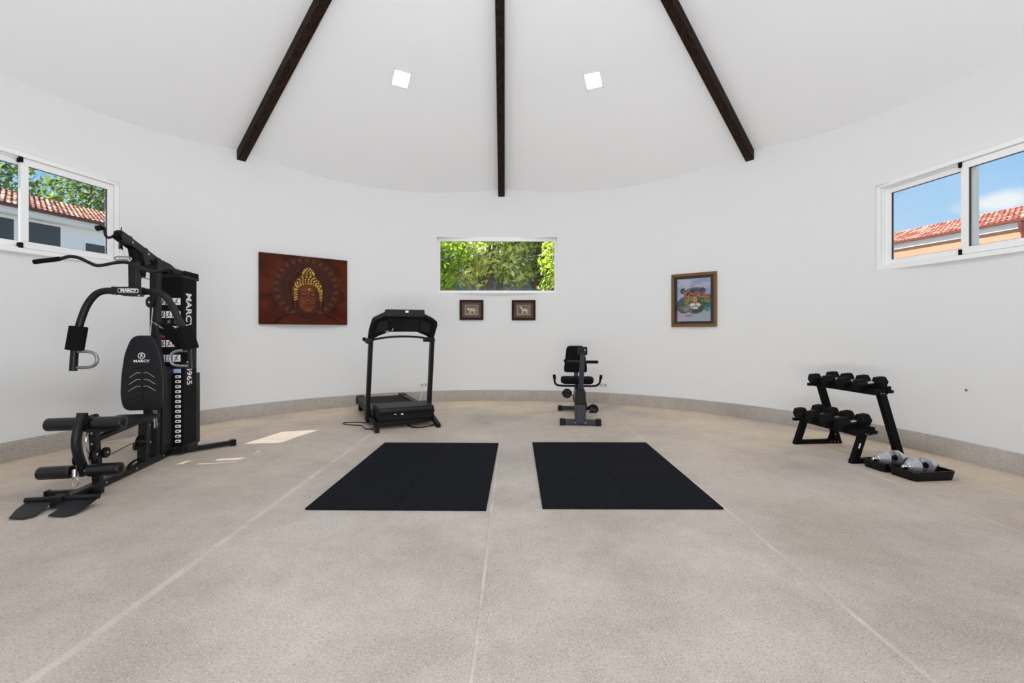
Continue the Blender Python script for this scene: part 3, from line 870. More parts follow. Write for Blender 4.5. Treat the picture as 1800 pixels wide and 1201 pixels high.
# strap hanging behind the backrest
SB = thing('ankle_strap', 'black padded strap on a small chain hanging behind the backrest', 'strap', (-3.11, 3.27, 0), GZ)
bm = BM()
cp = [(0.0, 0.90, 1.29), (0.02, 0.90, 1.275), (0.04, 0.90, 1.262), (0.06, 0.90, 1.245), (0.08, 0.90, 1.235)]
for i, p in enumerate(cp):
    q = Vector(p); dd = Vector((0.013, 0, -0.008)); s_ = Vector((0.004, 0, 0.007)) if i % 2 else Vector((0, 0.007, 0))
    tube(bm, [q - dd, q + s_, q + dd, q - s_], 0.0025, 6, 3, closed=True)
obj('chain', bm, M_chrome, SB, smooth=True)
sp = smooth_path([(0.055, 0.90, 1.22), (0.10, 0.92, 1.22), (0.17, 0.97, 1.14), (0.215, 1.0, 1.02), (0.235, 1.02, 0.92)], 6)
bm = BM(); pr = None
for i, p in enumerate(sp):
    wv = 0.045 * math.sin(PI * min(1, (i + 3) / (len(sp) + 1))) + 0.018
    tdir = (sp[min(i + 1, len(sp) - 1)] - sp[max(i - 1, 0)]).normalized()
    nrm_ = Vector((tdir.z, 0, -tdir.x))
    cur = [bm.verts.new(p + nrm_ * wv + Vector((0, -0.005, 0))), bm.verts.new(p - nrm_ * wv + Vector((0, -0.005, 0))), bm.verts.new(p - nrm_ * wv + Vector((0, 0.005, 0))), bm.verts.new(p + nrm_ * wv + Vector((0, 0.005, 0)))]
    if pr:
        for k in range(4): bm.faces.new((pr[k], pr[(k + 1) % 4], cur[(k + 1) % 4], cur[k]))
    else: bm.faces.new(cur)
    pr = cur
bm.faces.new(pr[::-1])
obj('strap', bm, M_foam, SB, smooth=True)
# small handle lying on the base rail
HS = thing('handle_strap', 'small black strap lying on the base rail of the home gym', 'strap', (-3.11, 3.27, 0), GZ)
bm = BM(); tube(bm, [(0.03, 0.52, 0.068), (0.0, 0.58, 0.075), (-0.01, 0.66, 0.09), (-0.01, 0.73, 0.092)], 0.006, 8, 5, rx=0.014)
tube(bm, [(0.03, 0.52, 0.068), (0.03, 0.60, 0.066), (0.02, 0.68, 0.07), (0.0, 0.73, 0.092)], 0.004, 8, 5, rx=0.012)
obj('strap', bm, M_foam, HS, smooth=True)

# ------------------------------------------------------------------ treadmill
T = thing('treadmill', 'black folding treadmill seen from its front, by the curved wall', 'treadmill', (-1.25, 5.56, 0), math.radians(26))
for s in (-1, 1):
    bm = BM()
    prism(bm, [(0.0, 0.0), (0.07, 0.0), (0.34, 0.065), (0.62, 0.07), (0.70, 0.0), (0.74, 0.0), (0.74, 0.10), (0.50, 0.125), (0.28, 0.115), (0.04, 0.055), (0.0, 0.045)], s * 0.35, s * 0.40, 'x')
    obj('foot', bm, M_plastic, T, bevel=0.006)
    bolt(T, (s * 0.402, 0.16, 0.06), (s, 0, 0), 0.008)
    bm = BM(); bar(bm, (s * 0.405, 0.58, 0.06), (s * 0.392, 0.36, 1.13), 0.052, 0.085, (0, 1, 0))
    obj('upright', bm, M_black, T, bevel=0.010)
    # handrail
    bm = BM(); tube(bm, [(s * 0.40, 0.34, 1.085), (s * 0.415, 0.50, 1.085), (s * 0.42, 0.72, 1.10)], 0.026, 14, 5)
    obj('handrail', bm, M_foam, T, smooth=True)
# cross bar
bm = BM(); tube(bm, [(-0.38, 0.36, 1.095), (-0.22, 0.33, 1.125), (0, 0.32, 1.138), (0.22, 0.33, 1.125), (0.38, 0.36, 1.095)], 0.014, 10, 6, rx=0.02)
obj('cross_bar', bm, M_black, T, smooth=True)
bm = BM(); box(bm, 0.26, 0.40, 0.27, 0.35, 1.065, 1.125); obj('pulse_grip', bm, M_plastic, T, bevel=0.012)
bm = BM(); box(bm, -0.455, -0.385, 0.30, 0.40, 1.05, 1.115); obj('pulse_grip', bm, M_plastic, T, bevel=0.012)
# console shell: ring-shaped housing
def cons(poly, y0_, y1_, m, name, par, bev=0.008):
    bm = BM(); prism(bm, poly, y0_, y1_, 'y'); return obj(name, bm, m, par, bevel=bev)
outer = [(-0.425, 1.05), (-0.415, 1.20), (-0.385, 1.335), (-0.365, 1.36), (-0.245, 1.425), (0.245, 1.425), (0.385, 1.355), (0.42, 1.325), (0.425, 1.29), (0.40, 1.16), (0.385, 1.05), (0.345, 1.10), (0.30, 1.13), (0.17, 1.185), (-0.17, 1.185), (-0.30, 1.13), (-0.36, 1.09)]
Mt = Matrix.Translation((0, 0.30, 1.1)) @ Matrix.Rotation(math.radians(22), 4, 'X') @ Matrix.Translation((0, -0.30, -1.1))
bm = BM(); prism(bm, outer, 0.34, 0.42, 'y', Mt); cs = obj('console', bm, M_plastic, T, bevel=0.010)
# raised rim around the front of the console
rim = [(-0.41, 1.06), (-0.398, 1.20), (-0.37, 1.325), (-0.35, 1.348), (-0.24, 1.405), (0.24, 1.405), (0.37, 1.34), (0.40, 1.315), (0.405, 1.285), (0.385, 1.16), (0.37, 1.06)]
bm = BM(); tube(bm, [(x, 0.335, z) for x, z in rim], 0.016, 10, 0, rx=0.03); bmesh.ops.transform(bm, matrix=Mt, verts=bm.verts[:]); obj('console_rim', bm, M_plastic, cs, smooth=True)
bm = BM(); prism(bm, [(-0.345, 1.18), (-0.205, 1.205), (-0.205, 1.35), (-0.32, 1.31)], 0.325, 0.345, 'y', Mt); obj('console_panel', bm, M_plastic2, cs, bevel=0.004)
bm = BM(); prism(bm, [(0.205, 1.205), (0.335, 1.18), (0.345, 1.29), (0.205, 1.35)], 0.325, 0.345, 'y', Mt); obj('console_panel', bm, M_plastic2, cs, bevel=0.004)
bm = BM(); prism(bm, [(-0.19, 1.20), (0.19, 1.20), (0.19, 1.355), (-0.19, 1.355)], 0.337, 0.345, 'y', Mt); obj('console_back', bm, M_roller, cs, bevel=0.003)
bm = BM(); tube(bm, [(-0.145, 0.334, 1.205), (-0.135, 0.334, 1.235)], 0.004, 6, 0); bmesh.ops.transform(bm, matrix=Mt, verts=bm.verts[:]); obj('cable_tie', bm, M_label, cs)
bm = BM(); box(bm, -0.225, -0.185, 0.33, 0.35, 1.18, 1.205, Mt); obj('connector', bm, mat('tan_plastic', srgb(150, 145, 120), 0.5, noise=0.05), cs, bevel=0.004)
bm = BM(); prism(bm, rounded([(-0.245, 1.38), (0.245, 1.38), (0.245, 1.475), (-0.245, 1.475)], 0.022, 5), 0.175, 0.245, 'y')
hd = obj('display_head', bm, M_plastic2, T, bevel=0.012)
bm = BM(); box(bm, -0.005, 0.035, 0.172, 0.177, 1.437, 1.462); obj('sticker', bm, M_label, hd)
# motor hood
hood = [(0.13, 0.105), (0.13, 0.225), (0.155, 0.262), (0.42, 0.285), (0.56, 0.265), (0.62, 0.20), (0.62, 0.10), (0.20, 0.085)]
bm = BM(); prism(bm, hood, -0.335, 0.355, 'x'); hd2 = obj('motor_hood', bm, M_plastic, T, bevel=0.016)
bm = BM(); box(bm, -0.34, 0.36, 0.122, 0.20, 0.19, 0.205); obj('hood_seam', bm, M_blackm, hd2, bevel=0.004)
bm = BM(); cyl(bm, (-0.055, 0.132, 0.185), (-0.055, 0.127, 0.185), 0.014, 20); obj('hood_emblem', bm, M_label, hd2)
bm = BM(); prism(bm, rounded([(-0.155, 0.182), (-0.125, 0.182), (-0.125, 0.190), (-0.155, 0.190)], 0.003, 3), 0.127, 0.132, 'y'); obj('hood_emblem', bm, M_label, hd2)
# deck
bm = BM(); box(bm, -0.33, 0.33, 0.50, 1.82, 0.10, 0.165); dk = obj('deck', bm, M_plastic, T, bevel=0.006)
bm = BM(); box(bm, -0.275, 0.275, 0.50, 1.80, 0.165, 0.190); obj('running_belt', bm, M_rubber, T, bevel=0.012)
for s in (-1, 1):
    bm = BM(); prism(bm, [(s * 0.28, 0.12), (s * 0.28, 0.205), (s * 0.365, 0.205), (s * 0.375, 0.185), (s * 0.375, 0.10)], 0.50, 1.84, 'y'); obj('side_rail', bm, M_plastic2, T, bevel=0.006)
    bm = BM(); prism(bm, [(s * 0.27, 0.09), (s * 0.27, 0.215), (s * 0.37, 0.215), (s * 0.385, 0.19), (s * 0.385, 0.09)], 1.74, 1.87, 'y'); obj('rear_cap', bm, M_plastic, T, bevel=0.008)
    bm = BM(); cyl(bm, (s * 0.36, 1.70, 0.045), (s * 0.31, 1.70, 0.045), 0.044, 20); box(bm, s * 0.31, s * 0.36, 1.67, 1.75, 0.045, 0.11); obj('rear_foot', bm, M_rubber, T, smooth=False)
bm = BM(); box(bm, -0.36, 0.36, 0.24, 0.30, 0.035, 0.085); obj('base_cross_bar', bm, M_black, T, bevel=0.006)
bm = BM(); box(bm, -0.335, 0.335, 0.30, 0.58, 0.05, 0.11); obj('lift_frame', bm, M_blackm, T, bevel=0.006)

# cables lying around the treadmill
def loose(name, pts, r, m, label, group=None):
    bm = BM(); tube(bm, pts, r, 8, 8)
    o = obj(name, bm, m, None, smooth=True); tagp(o, label, 'cord', group); return o
loose('power_cord', [(-1.90, 5.95, 0.012), (-2.02, 6.02, 0.007), (-2.17, 6.01, 0.007), (-2.18, 5.92, 0.007), (-2.02, 5.84, 0.007), (-1.90, 5.80, 0.007), (-1.80, 5.62, 0.007), (-1.70, 5.60, 0.007)], 0.006, M_plastic, 'thin black cord looping on the floor left of the treadmill')
loose('power_cord', [(-1.02, 5.95, 0.07), (-1.00, 5.86, 0.012), (-1.10, 5.72, 0.008), (-1.22, 5.70, 0.008), (-1.30, 5.78, 0.010), (-1.36, 5.86, 0.05)], 0.008, M_plastic, 'black cord looping under the front of the treadmill motor hood')
loose('power_cord', [(-1.497, 7.755, 0.285), (-1.50, 7.74, 0.25), (-1.52, 7.70, 0.12), (-1.56, 7.55, 0.012), (-1.64, 7.42, 0.008), (-1.62, 7.30, 0.008)], 0.005, M_outlet, 'thin white cord running from the wall socket down behind the treadmill')

# ------------------------------------------------------------------ recumbent bike
B = thing('exercise_bike', 'dark grey recumbent exercise bike facing the viewer, near the back wall', 'exercise bike', (0.873, 5.855, 0), -math.atan(0.105))
bm = BM(); box(bm, -0.20, 0.20, -0.03, 0.035, 0.012, 0.075); st = obj('front_stabilizer', bm, M_greyp, B, bevel=0.008)
for s in (-1, 1):
    bm = BM(); box(bm, s * 0.195, s * 0.262, -0.04, 0.045, 0.0, 0.085); obj('foot_cap', bm, M_plastic, st, bevel=0.010)
    bolt(st, (s * 0.065, -0.03, 0.04), (0, -1, 0), 0.008)
bm = BM(); box(bm, -0.235, 0.235, 1.05, 1.11, 0.012, 0.07); st = obj('rear_stabilizer', bm, M_greyp, B, bevel=0.008)
for s in (-1, 1):
    bm = BM(); box(bm, s * 0.225, s * 0.29, 1.04, 1.12, 0.0, 0.08); obj('foot_cap', bm, M_plastic, st, bevel=0.010)
bm = BM(); prism(bm, [(-0.06, 0.02), (0.065, 0.02), (0.07, 0.30), (-0.065, 0.30)], -0.035, 0.50, 'y'); obj('drive_housing', bm, M_greyp, B, bevel=0.012)
bm = BM(); prism(bm, [(-0.065, 0.27), (0.07, 0.27), (0.066, 0.43), (0.05, 0.45), (-0.04, 0.45), (-0.06, 0.43)], -0.045, 0.52, 'y'); obj('housing_cover', bm, M_plastic, B, bevel=0.012)
bm = BM(); bar(bm, (0.005, 0.06, 0.42), (0.03, -0.02, 0.92), 0.06, 0.07, (0, 1, 0)); obj('console_mast', bm, M_greyp, B, bevel=0.012)
Mc = Matrix.Translation((0.03, -0.02, 0.95)) @ Matrix.Rotation(math.radians(-18), 4, 'X')
bm = BM(); box(bm, -0.062, 0.058, -0.02, 0.035, -0.045, 0.055, Mc); cn = obj('console', bm, M_plastic, B, bevel=0.008)
bm = BM(); cyl(bm, (0.055, -0.045, 0.965), (0.055, -0.052, 0.965), 0.007, 12); obj('console_button', bm, M_label, cn)
bm = BM(); tube(bm, [(-0.20, 0.02, 0.825), (-0.10, 0.0, 0.815), (0.03, -0.02, 0.815), (0.12, 0.0, 0.81), (0.22, 0.02, 0.81)], 0.013, 12, 5); hb = obj('handlebar', bm, M_black, B, smooth=True)
bm = BM(); tube(bm, [(0.08, -0.01, 0.812), (0.225, 0.02, 0.81)], 0.019, 12, 0); obj('grip', bm, M_foam, hb, smooth=True)
bm = BM(); tube(bm, [(-0.205, 0.02, 0.825), (-0.17, 0.01, 0.822)], 0.019, 12, 0); obj('grip', bm, M_foam, hb, smooth=True)
# main beam and seat
bm = BM(); bar(bm, (0, 0.40, 0.22), (0, 1.08, 0.055), 0.06, 0.06); obj('main_beam', bm, M_greyp, B, bevel=0.008)
bm = BM(); bar(bm, (-0.02, 0.64, 0.18), (-0.02, 0.66, 0.48), 0.055, 0.07, (0, 1, 0)); obj('seat_post', bm, M_greyp, B, bevel=0.008)
bm = BM(); prism(bm, rounded([(-0.215, 0.42), (0.175, 0.42), (0.215, 0.60), (0.20, 0.80), (-0.24, 0.80), (-0.25, 0.60)], 0.06, 5), 0.475, 0.555, 'z'); obj('seat', bm, M_foam, B, bevel=0.018)
bm = BM(); bar(bm, (-0.025, 0.80, 0.47), (-0.025, 0.90, 0.80), 0.06, 0.04, (0, 1, 0)); obj('backrest_post', bm, M_greyp, B, bevel=0.006)
bk = [(-0.165, 0.60), (0.16, 0.60), (0.165, 0.66), (0.125, 0.96), (0.095, 0.99), (-0.10, 0.99), (-0.135, 0.96), (-0.17, 0.66)]
Mb = Matrix.Translation((-0.03, 0.87, 0.78)) @ Matrix.Rotation(math.radians(-10), 4, 'X') @ Matrix.Translation((0, -0.87, -0.78))
bm = BM(); prism(bm, rounded(bk, 0.05, 5), 0.83, 0.885, 'y', Mb); obj('backrest', bm, M_foam, B, bevel=0.016)
bm = BM(); tube(bm, [(-0.34, 0.62, 0.575), (-0.335, 0.63, 0.53), (-0.33, 0.64, 0.47), (-0.29, 0.66, 0.435), (-0.20, 0.67, 0.425), (0.0, 0.67, 0.425), (0.20, 0.67, 0.425), (0.265, 0.66, 0.44), (0.30, 0.64, 0.48), (0.305, 0.63, 0.53), (0.315, 0.62, 0.57)], 0.015, 12, 6)
sb = obj('side_handlebar', bm, M_black, B, smooth=True)
for x_ in (-0.34, 0.315):
    bm = BM(); tube(bm, [(x_, 0.61, 0.585), (x_ * 0.985, 0.625, 0.53)], 0.021, 12, 0); obj('grip', bm, M_foam, sb, smooth=True)
# cranks and pedals
cz = 0.29
for s, zt, ye in ((-1, 0.40, 0.0), (1, 0.17, 0.06)):
    bm = BM(); bar(bm, (s * 0.075, 0.07, cz), (s * 0.095, 0.05 + ye, zt), 0.014, 0.028, (0, 1, 0)); ck_ = obj('crank_arm', bm, M_chrome if False else M_black, B, bevel=0.003)
    bm = BM(); cyl(bm, (s * 0.09, 0.05 + ye, zt), (s * 0.13, 0.05 + ye, zt), 0.008, 10); obj('pedal_axle', bm, M_chrome, ck_)
    Mp = Matrix.Translation((s * 0.168, 0.05 + ye, zt)) @ Matrix.Rotation(math.radians(70 if s < 0 else 8), 4, 'X')
    bm = BM()
    if s < 0:
        prism(bm, [(0.062 * math.cos(i * PI / 10), 0.062 * math.sin(i * PI / 10)) for i in range(20)], -0.014, 0.014, 'z', Mp)
    else:
        box(bm, -0.048, 0.048, -0.055, 0.055, -0.016, 0.016, Mp)
    pd = obj('pedal', bm, M_plastic, B, bevel=0.006)
    bm = BM()
    arc = [(-0.056, 0, -0.01)] + [(0.056 * math.cos(PI - i * PI / 8), 0, 0.02 + 0.055 * math.sin(i * PI / 8)) for i in range(9)] + [(0.056, 0, -0.01)]
    tube(bm, arc, 0.003, 6, 2, rx=0.014); bmesh.ops.transform(bm, matrix=Mp, verts=bm.verts[:]); obj('pedal_strap', bm, M_rubber, pd, smooth=True)

# ------------------------------------------------------------------ dumbbell rack
K = thing('dumbbell_rack', 'black two-tier steel dumbbell rack against the right wall', 'dumbbell rack', (3.085, 4.17, 0), math.atan(0.10))
LEN = 0.72
for yf, nm in ((0.0, 0), (LEN, 1)):
    y0_, y1_ = yf - 0.022, yf + 0.022
    bm = BM(); prism(bm, [(-0.01, 0.0), (0.535, 0.0), (0.520, 0.045), (0.0, 0.045)], y0_, y1_, 'y'); fr_ = obj('base_bar', bm, M_blackm, K, bevel=0.003)
    bm = BM(); prism(bm, [(-0.01, 0.0), (0.055, 0.0), (0.155, 0.285), (0.090, 0.285)], y0_ - 0.001, y1_ + 0.001, 'y'); obj('front_leg', bm, M_blackm, K, bevel=0.003)
    bm = BM(); prism(bm, [(0.465, 0.0), (0.535, 0.0), (0.325, 0.66), (0.255, 0.66)], y0_ - 0.002, y1_ + 0.002, 'y'); obj('post', bm, M_blackm, K, bevel=0.003)
    bm = BM(); prism(bm, [(0.38, 0.045), (0.46, 0.045), (0.425, 0.17), (0.405, 0.10)], yf - 0.004, yf + 0.004, 'y'); obj('gusset', bm, M_blackm, K)
    bm = BM(); prism(bm, [(0.09, 0.25), (0.23, 0.262), (0.23, 0.30), (0.09, 0.29)], y0_ + 0.004, y1_ - 0.004, 'y'); obj('tier_bracket', bm, M_blackm, K, bevel=0.002)
    for q in ((0.40, y0_, 0.024), (0.44, y0_, 0.024), (0.485, y0_, 0.024), (0.125, y0_, 0.27), (0.15, y0_, 0.27), (0.275, y0_, 0.635), (0.302, y0_, 0.635), (0.45, y0_, 0.10)):
        bolt(K, q, (0, -1, 0), 0.0055)
bm = BM(); bar(bm, (0.058, -0.024, 0.14), (0.072, -0.024, 0.185), 0.003, 0.012, (1, 0, 0)); obj('sticker', bm, M_label, K)
def tier(zc, xa, xb, nm, ext):
    bm = BM()
    prism(bm, [(xa, zc - 0.035), (xa + 0.04, zc - 0.04), (xa + 0.04, zc + 0.012), (xa, zc + 0.024)], -0.03, LEN + 0.03, 'y')
    prism(bm, [(xb - 0.04, zc - 0.02), (xb, zc - 0.02), (xb, zc + 0.045), (xb - 0.04, zc + 0.035)], -0.03, LEN + 0.03, 'y')
    box(bm, xa + 0.02, xb - 0.02, -0.02, 0.0, zc - 0.03, zc + 0.02); box(bm, xa + 0.02, xb - 0.02, LEN, LEN + 0.02, zc - 0.03, zc + 0.02)
    obj('tier_rails', bm, M_blackm, K, bevel=0.003)
    bm = BM(); box(bm, xa - 0.045, xa + 0.02, LEN - 0.01, LEN + 0.02, zc - 0.035, zc - 0.005); box(bm, xb - 0.02, xb + 0.03, -0.025, 0.005, zc - 0.02, zc + 0.01); obj('tier_end_stub', bm, M_blackm, K, bevel=0.002)
tier(0.285, 0.035, 0.215, 'lower', 0)
tier(0.655, 0.205, 0.375, 'upper', 0)

# hex dumbbells
def hex_dumbbell(r, hl):
    D = thing('hex_dumbbell', 'x', 'dumbbell')
    for s in (-1, 1):
        bm = BM(); c = 0.055
        prof = [(s * c, r * 0.80), (s * (c + 0.012), r), (s * (c + hl - 0.012), r), (s * (c + hl), r * 0.80)]
        rings_ = []
        for xx, rr_ in prof:
            rings_.append([bm.verts.new((xx, rr_ * math.cos(PI / 3 * k), rr_ * math.sin(PI / 3 * k))) for k in range(6)])
        for i in range(3):
            for k in range(6): bm.faces.new((rings_[i][k], rings_[i][(k + 1) % 6], rings_[i + 1][(k + 1) % 6], rings_[i + 1][k]))
        bm.faces.new(rings_[0]); bm.faces.new(rings_[-1])
        obj('head', bm, M_rubber, D, bevel=0.004)
    bm = BM(); lathe(bm, [(0, 0.013), (0.03, 0.0145), (0.062, 0.0165), (0.094, 0.0145), (0.124, 0.013)], (-0.062, 0, 0), (0.062, 0, 0), 16)
    obj('handle', bm, M_chrome, D, smooth=True)
    return D
big = hex_dumbbell(0.064, 0.098); small = hex_dumbbell(0.056, 0.095)
def place(proto, first, x, y, z, label, rx=0.0):
    o = proto if first else copy_tree(proto)
    c, s = math.cos(math.atan(0.10)), math.sin(math.atan(0.10))
    o.location = (3.085 + c * x - s * y, 4.17 + s * x + c * y, z); o.rotation_euler = (0, rx, math.atan(0.10))
    o['label'] = label; o['group'] = 'black hex dumbbells on the two-tier rack'
    return o
LOW = [(0.66, 'lower-tier black hex dumbbell at the end of the rack farthest from the chrome dumbbells'),
       (0.485, 'second lower-tier black hex dumbbell from the far end of the rack'),
       (0.30, 'third lower-tier black hex dumbbell from the far end of the rack'),
       (0.115, 'lower-tier black hex dumbbell nearest the open dumbbell case')]
for i, (y_, lb) in enumerate(LOW):
    place(big, i == 0, 0.125, y_, 0.285 + 0.064 + 0.006, lb, math.radians(-8))
UP = [(0.665, 'upper-tier black hex dumbbell on the far end of the rack'),
      (0.48, 'second upper-tier black hex dumbbell from the far end of the rack'),
      (0.29, 'third upper-tier black hex dumbbell from the far end of the rack'),
      (0.105, 'upper-tier black hex dumbbell on the near end of the rack')]
for i, (y_, lb) in enumerate(UP):
    place(small, i == 0, 0.29, y_, 0.655 + 0.056 + 0.004, lb, math.radians(-6))

# open dumbbell case
caseZ = math.radians(7)
Q = thing('dumbbell_case', 'open black plastic dumbbell case on the floor below the rack', 'case', (3.20, 3.64, 0), caseZ)
def tray(bm, x0, x1, y0, y1, h):
    po = rounded([(x0 + 0.015, y0 + 0.01), (x1 - 0.015, y0 + 0.01), (x1 - 0.015, y1 - 0.01), (x0 + 0.015, y1 - 0.01)], 0.03, 3)
    pt_ = rounded([(x0, y0), (x1, y0), (x1, y1), (x0, y1)], 0.035, 3)
    pi_ = rounded([(x0 + 0.012, y0 + 0.012), (x1 - 0.012, y0 + 0.012), (x1 - 0.012, y1 - 0.012), (x0 + 0.012, y1 - 0.012)], 0.03, 3)
    pf = rounded([(x0 + 0.025, y0 + 0.022), (x1 - 0.025, y0 + 0.022), (x1 - 0.025, y1 - 0.022), (x0 + 0.025, y1 - 0.022)], 0.03, 3)
    L_ = [[bm.verts.new((p[0], p[1], z)) for p in P_] for P_, z in ((po, 0.001), (pt_, h - 0.012), (pt_, h), (pi_, h), (pf, 0.012))]
    for a, b_ in zip(L_[:-1], L_[1:]):
        for k in range(len(a)): bm.faces.new((a[k], a[(k + 1) % len(a)], b_[(k + 1) % len(a)], b_[k]))
    bm.faces.new(L_[0][::-1]); bm.faces.new(L_[-1])
    return bm
obj('case_half', tray(BM(), 0.0, 0.385, 0.0, 0.235, 0.075), M_plastic, Q, smooth=False)
obj('case_half', tray(BM(), -0.02, 0.365, 0.243, 0.465, 0.075), M_plastic, Q, smooth=False)
bm = BM(); box(bm, 0.06, 0.11, 0.230, 0.248, 0.055, 0.07); box(bm, 0.24, 0.29, 0.230, 0.248, 0.055, 0.07); obj('hinge', bm, M_plastic, Q)

M_plate = mat('chromed_plates', (0.62, 0.62, 0.67, 1), 0.2, metal=0.7, noise=0.06)
def chrome_dumbbell(label, x, y, rz):
    D = thing('adjustable_dumbbell', label, 'dumbbell', (x, y, 0.092), rz, 'chrome adjustable dumbbells in the open case')
    bm = BM(); cyl(bm, (-0.075, 0, 0), (0.075, 0, 0), 0.015, 16); obj('handle', bm, M_rubber, D, smooth=True)
    for s in (-1, 1):
        bm = BM(); lathe(bm, [(0, 0.016), (0.006, 0.028), (0.014, 0.028), (0.016, 0.016)], (s * 0.05, 0, 0), (s * 0.2, 0, 0), 20); obj('inner_collar', bm, M_plastic, D, smooth=True)
        x_ = 0.054
        for r_, w_ in ((0.066, 0.020), (0.056, 0.018), (0.046, 0.017), (0.037, 0.015), (0.029, 0.013)):
            bm = BM(); lathe(bm, [(0, r_ * 0.35), (0.001, r_ * 0.93), (0.003, r_), (w_ - 0.004, r_), (w_ - 0.002, r_ * 0.93), (w_ - 0.001, r_ * 0.35)], (s * x_, 0, 0), (s, 0, 0), 32)
            obj('weight_plate', bm, M_plate, D, smooth=True)
            x_ += w_
        bm = BM(); lathe(bm, [(0, 0.024), (0.010, 0.024), (0.012, 0.013), (0.040, 0.013), (0.043, 0.010)], (s * x_, 0, 0), (s, 0, 0), 20); obj('spin_lock', bm, M_chrome, D, smooth=True)
    return D
chrome_dumbbell('chrome plate dumbbell in the case half nearest the viewer', 3.20 + 0.175, 3.64 + 0.145, caseZ + math.radians(3))
chrome_dumbbell('chrome plate dumbbell in the case half nearest the rack', 3.20 + 0.115, 3.64 + 0.375, caseZ + math.radians(2))
# ------------------------------------------------------------------ pictures
def lin(c):
    c = np.asarray(c, float) / 255.0
    return np.where(c <= 0.04045, c / 12.92, ((c + 0.055) / 1.055) ** 2.4)

def sm(a, b_, x):
    t = np.clip((x - a) / (b_ - a), 0, 1); return t * t * (3 - 2 * t)

class Paint:
    """colour and height on a grid, picture coordinates centred, metres"""
    def __init__(s, w, h, nx, ny, base):
        s.x, s.z = np.meshgrid(np.linspace(-w / 2, w / 2, nx), np.linspace(-h / 2, h / 2, ny))
        s.nx, s.ny = nx, ny
        s.c = np.ones((ny, nx, 3)) * lin(base); s.hgt = np.zeros((ny, nx))
        s.soft = w / nx * 1.3
    def blend(s, m, col, a=1.0):
        m = (m * a)[..., None]; s.c = s.c * (1 - m) + lin(col) * m
    def ell(s, cx, cz, rx, rz, rot=0.0):
        c, si = math.cos(rot), math.sin(rot)
        dx, dz = s.x - cx, s.z - cz
        u, v = (dx * c + dz * si) / rx, (-dx * si + dz * c) / rz
        d = (np.sqrt(u * u + v * v) - 1) * min(rx, rz)
        return sm(s.soft, -s.soft, d)
    def line(s, pts, w):
        d = np.full(s.x.shape, 9.0)
        for (ax, az), (bx, bz) in zip(pts[:-1], pts[1:]):
            vx, vz = bx - ax, bz - az
            t = np.clip(((s.x - ax) * vx + (s.z - az) * vz) / (vx * vx + vz * vz + 1e-12), 0, 1)
            d = np.minimum(d, np.hypot(s.x - ax - t * vx, s.z - az - t * vz))
        return sm(w + s.soft, w - s.soft * 0.5, d)
    def noise(s, sc, seed=0):
        r = np.random.default_rng(seed); n = 0
        for k in range(5):
            f = sc * 2 ** k; a = r.uniform(0, 6.28, 6); dd = r.uniform(0, PI, 3)
            for j in range(3):
                n = n + np.sin((s.x * math.cos(dd[j]) + s.z * math.sin(dd[j])) * f + a[j] + 1.5 * np.sin(s.z * f * 0.7 + a[j + 3])) / 2 ** k
        return n / 6 + 0.5
    def mesh(s, name, m, parent, y=0.0):
        vs = [(float(a), float(y - h), float(b_)) for a, b_, h in zip(s.x.ravel(), s.z.ravel(), s.hgt.ravel())]
        nx = s.nx
        fs = [(j * nx + i, j * nx + i + 1, (j + 1) * nx + i + 1, (j + 1) * nx + i) for j in range(s.ny - 1) for i in range(nx - 1)]
        me = bpy.data.meshes.new(name); me.from_pydata(vs, [], fs)
        ca = me.color_attributes.new('Col', 'FLOAT_COLOR', 'POINT')
        col = np.concatenate([np.clip(s.c, 0, 1).reshape(-1, 3), np.ones((s.nx * s.ny, 1))], 1).astype(np.float32)
        ca.data.foreach_set('color', col.ravel())
        for p in me.polygons: p.use_smooth = True
        me.materials.append(m)
        o = bpy.data.objects.new(name, me); C.objects.link(o); o.parent = parent
        return o

# relief of a serene face with gold curls
PW, PH = 1.25, 1.02
RL = thing('relief_picture', 'dark red-brown relief picture of a serene face with golden curls on the left wall', 'picture', (-3.112, 6.885, 1.814), math.atan2(0.815, 0.952))
p = Paint(PW, PH, 320, 260, (70, 27, 13))
n = p.noise(9, 1); p.blend(sm(0.35, 0.75, n), (96, 42, 20), 0.5); n = p.noise(14, 2); p.blend(sm(0.45, 0.8, n), (44, 18, 14), 0.6)
hx, hz = 0.02, 0.04
rr_ = np.hypot((p.x - hx) / 1.04, p.z - hz); th_ = np.arctan2(p.z - hz, p.x - hx)
def ring(r, w): return sm(w + p.soft, w - p.soft * .5, np.abs(rr_ - r))
halo = sm(0.455, 0.448, rr_)
p.blend(halo, (54, 27, 17), 0.7)
for r, w_ in ((0.452, .005), (0.365, .004), (0.335, .003), (0.30, .003), (0.27, .003)):
    p.blend(ring(r, w_), (24, 12, 10), 0.9); p.hgt -= ring(r, w_) * 0.001
pet = (np.abs(np.sin(th_ * 13)) ** 0.7) * sm(0.372, 0.385, rr_) * sm(0.446, 0.43, rr_)
p.blend(pet, (98, 58, 36), 0.75); p.blend((1 - np.abs(np.sin(th_ * 13)) ** 0.3) * sm(0.372, 0.385, rr_) * sm(0.446, 0.43, rr_), (20, 12, 10), 0.9)
p.hgt += pet * 0.006
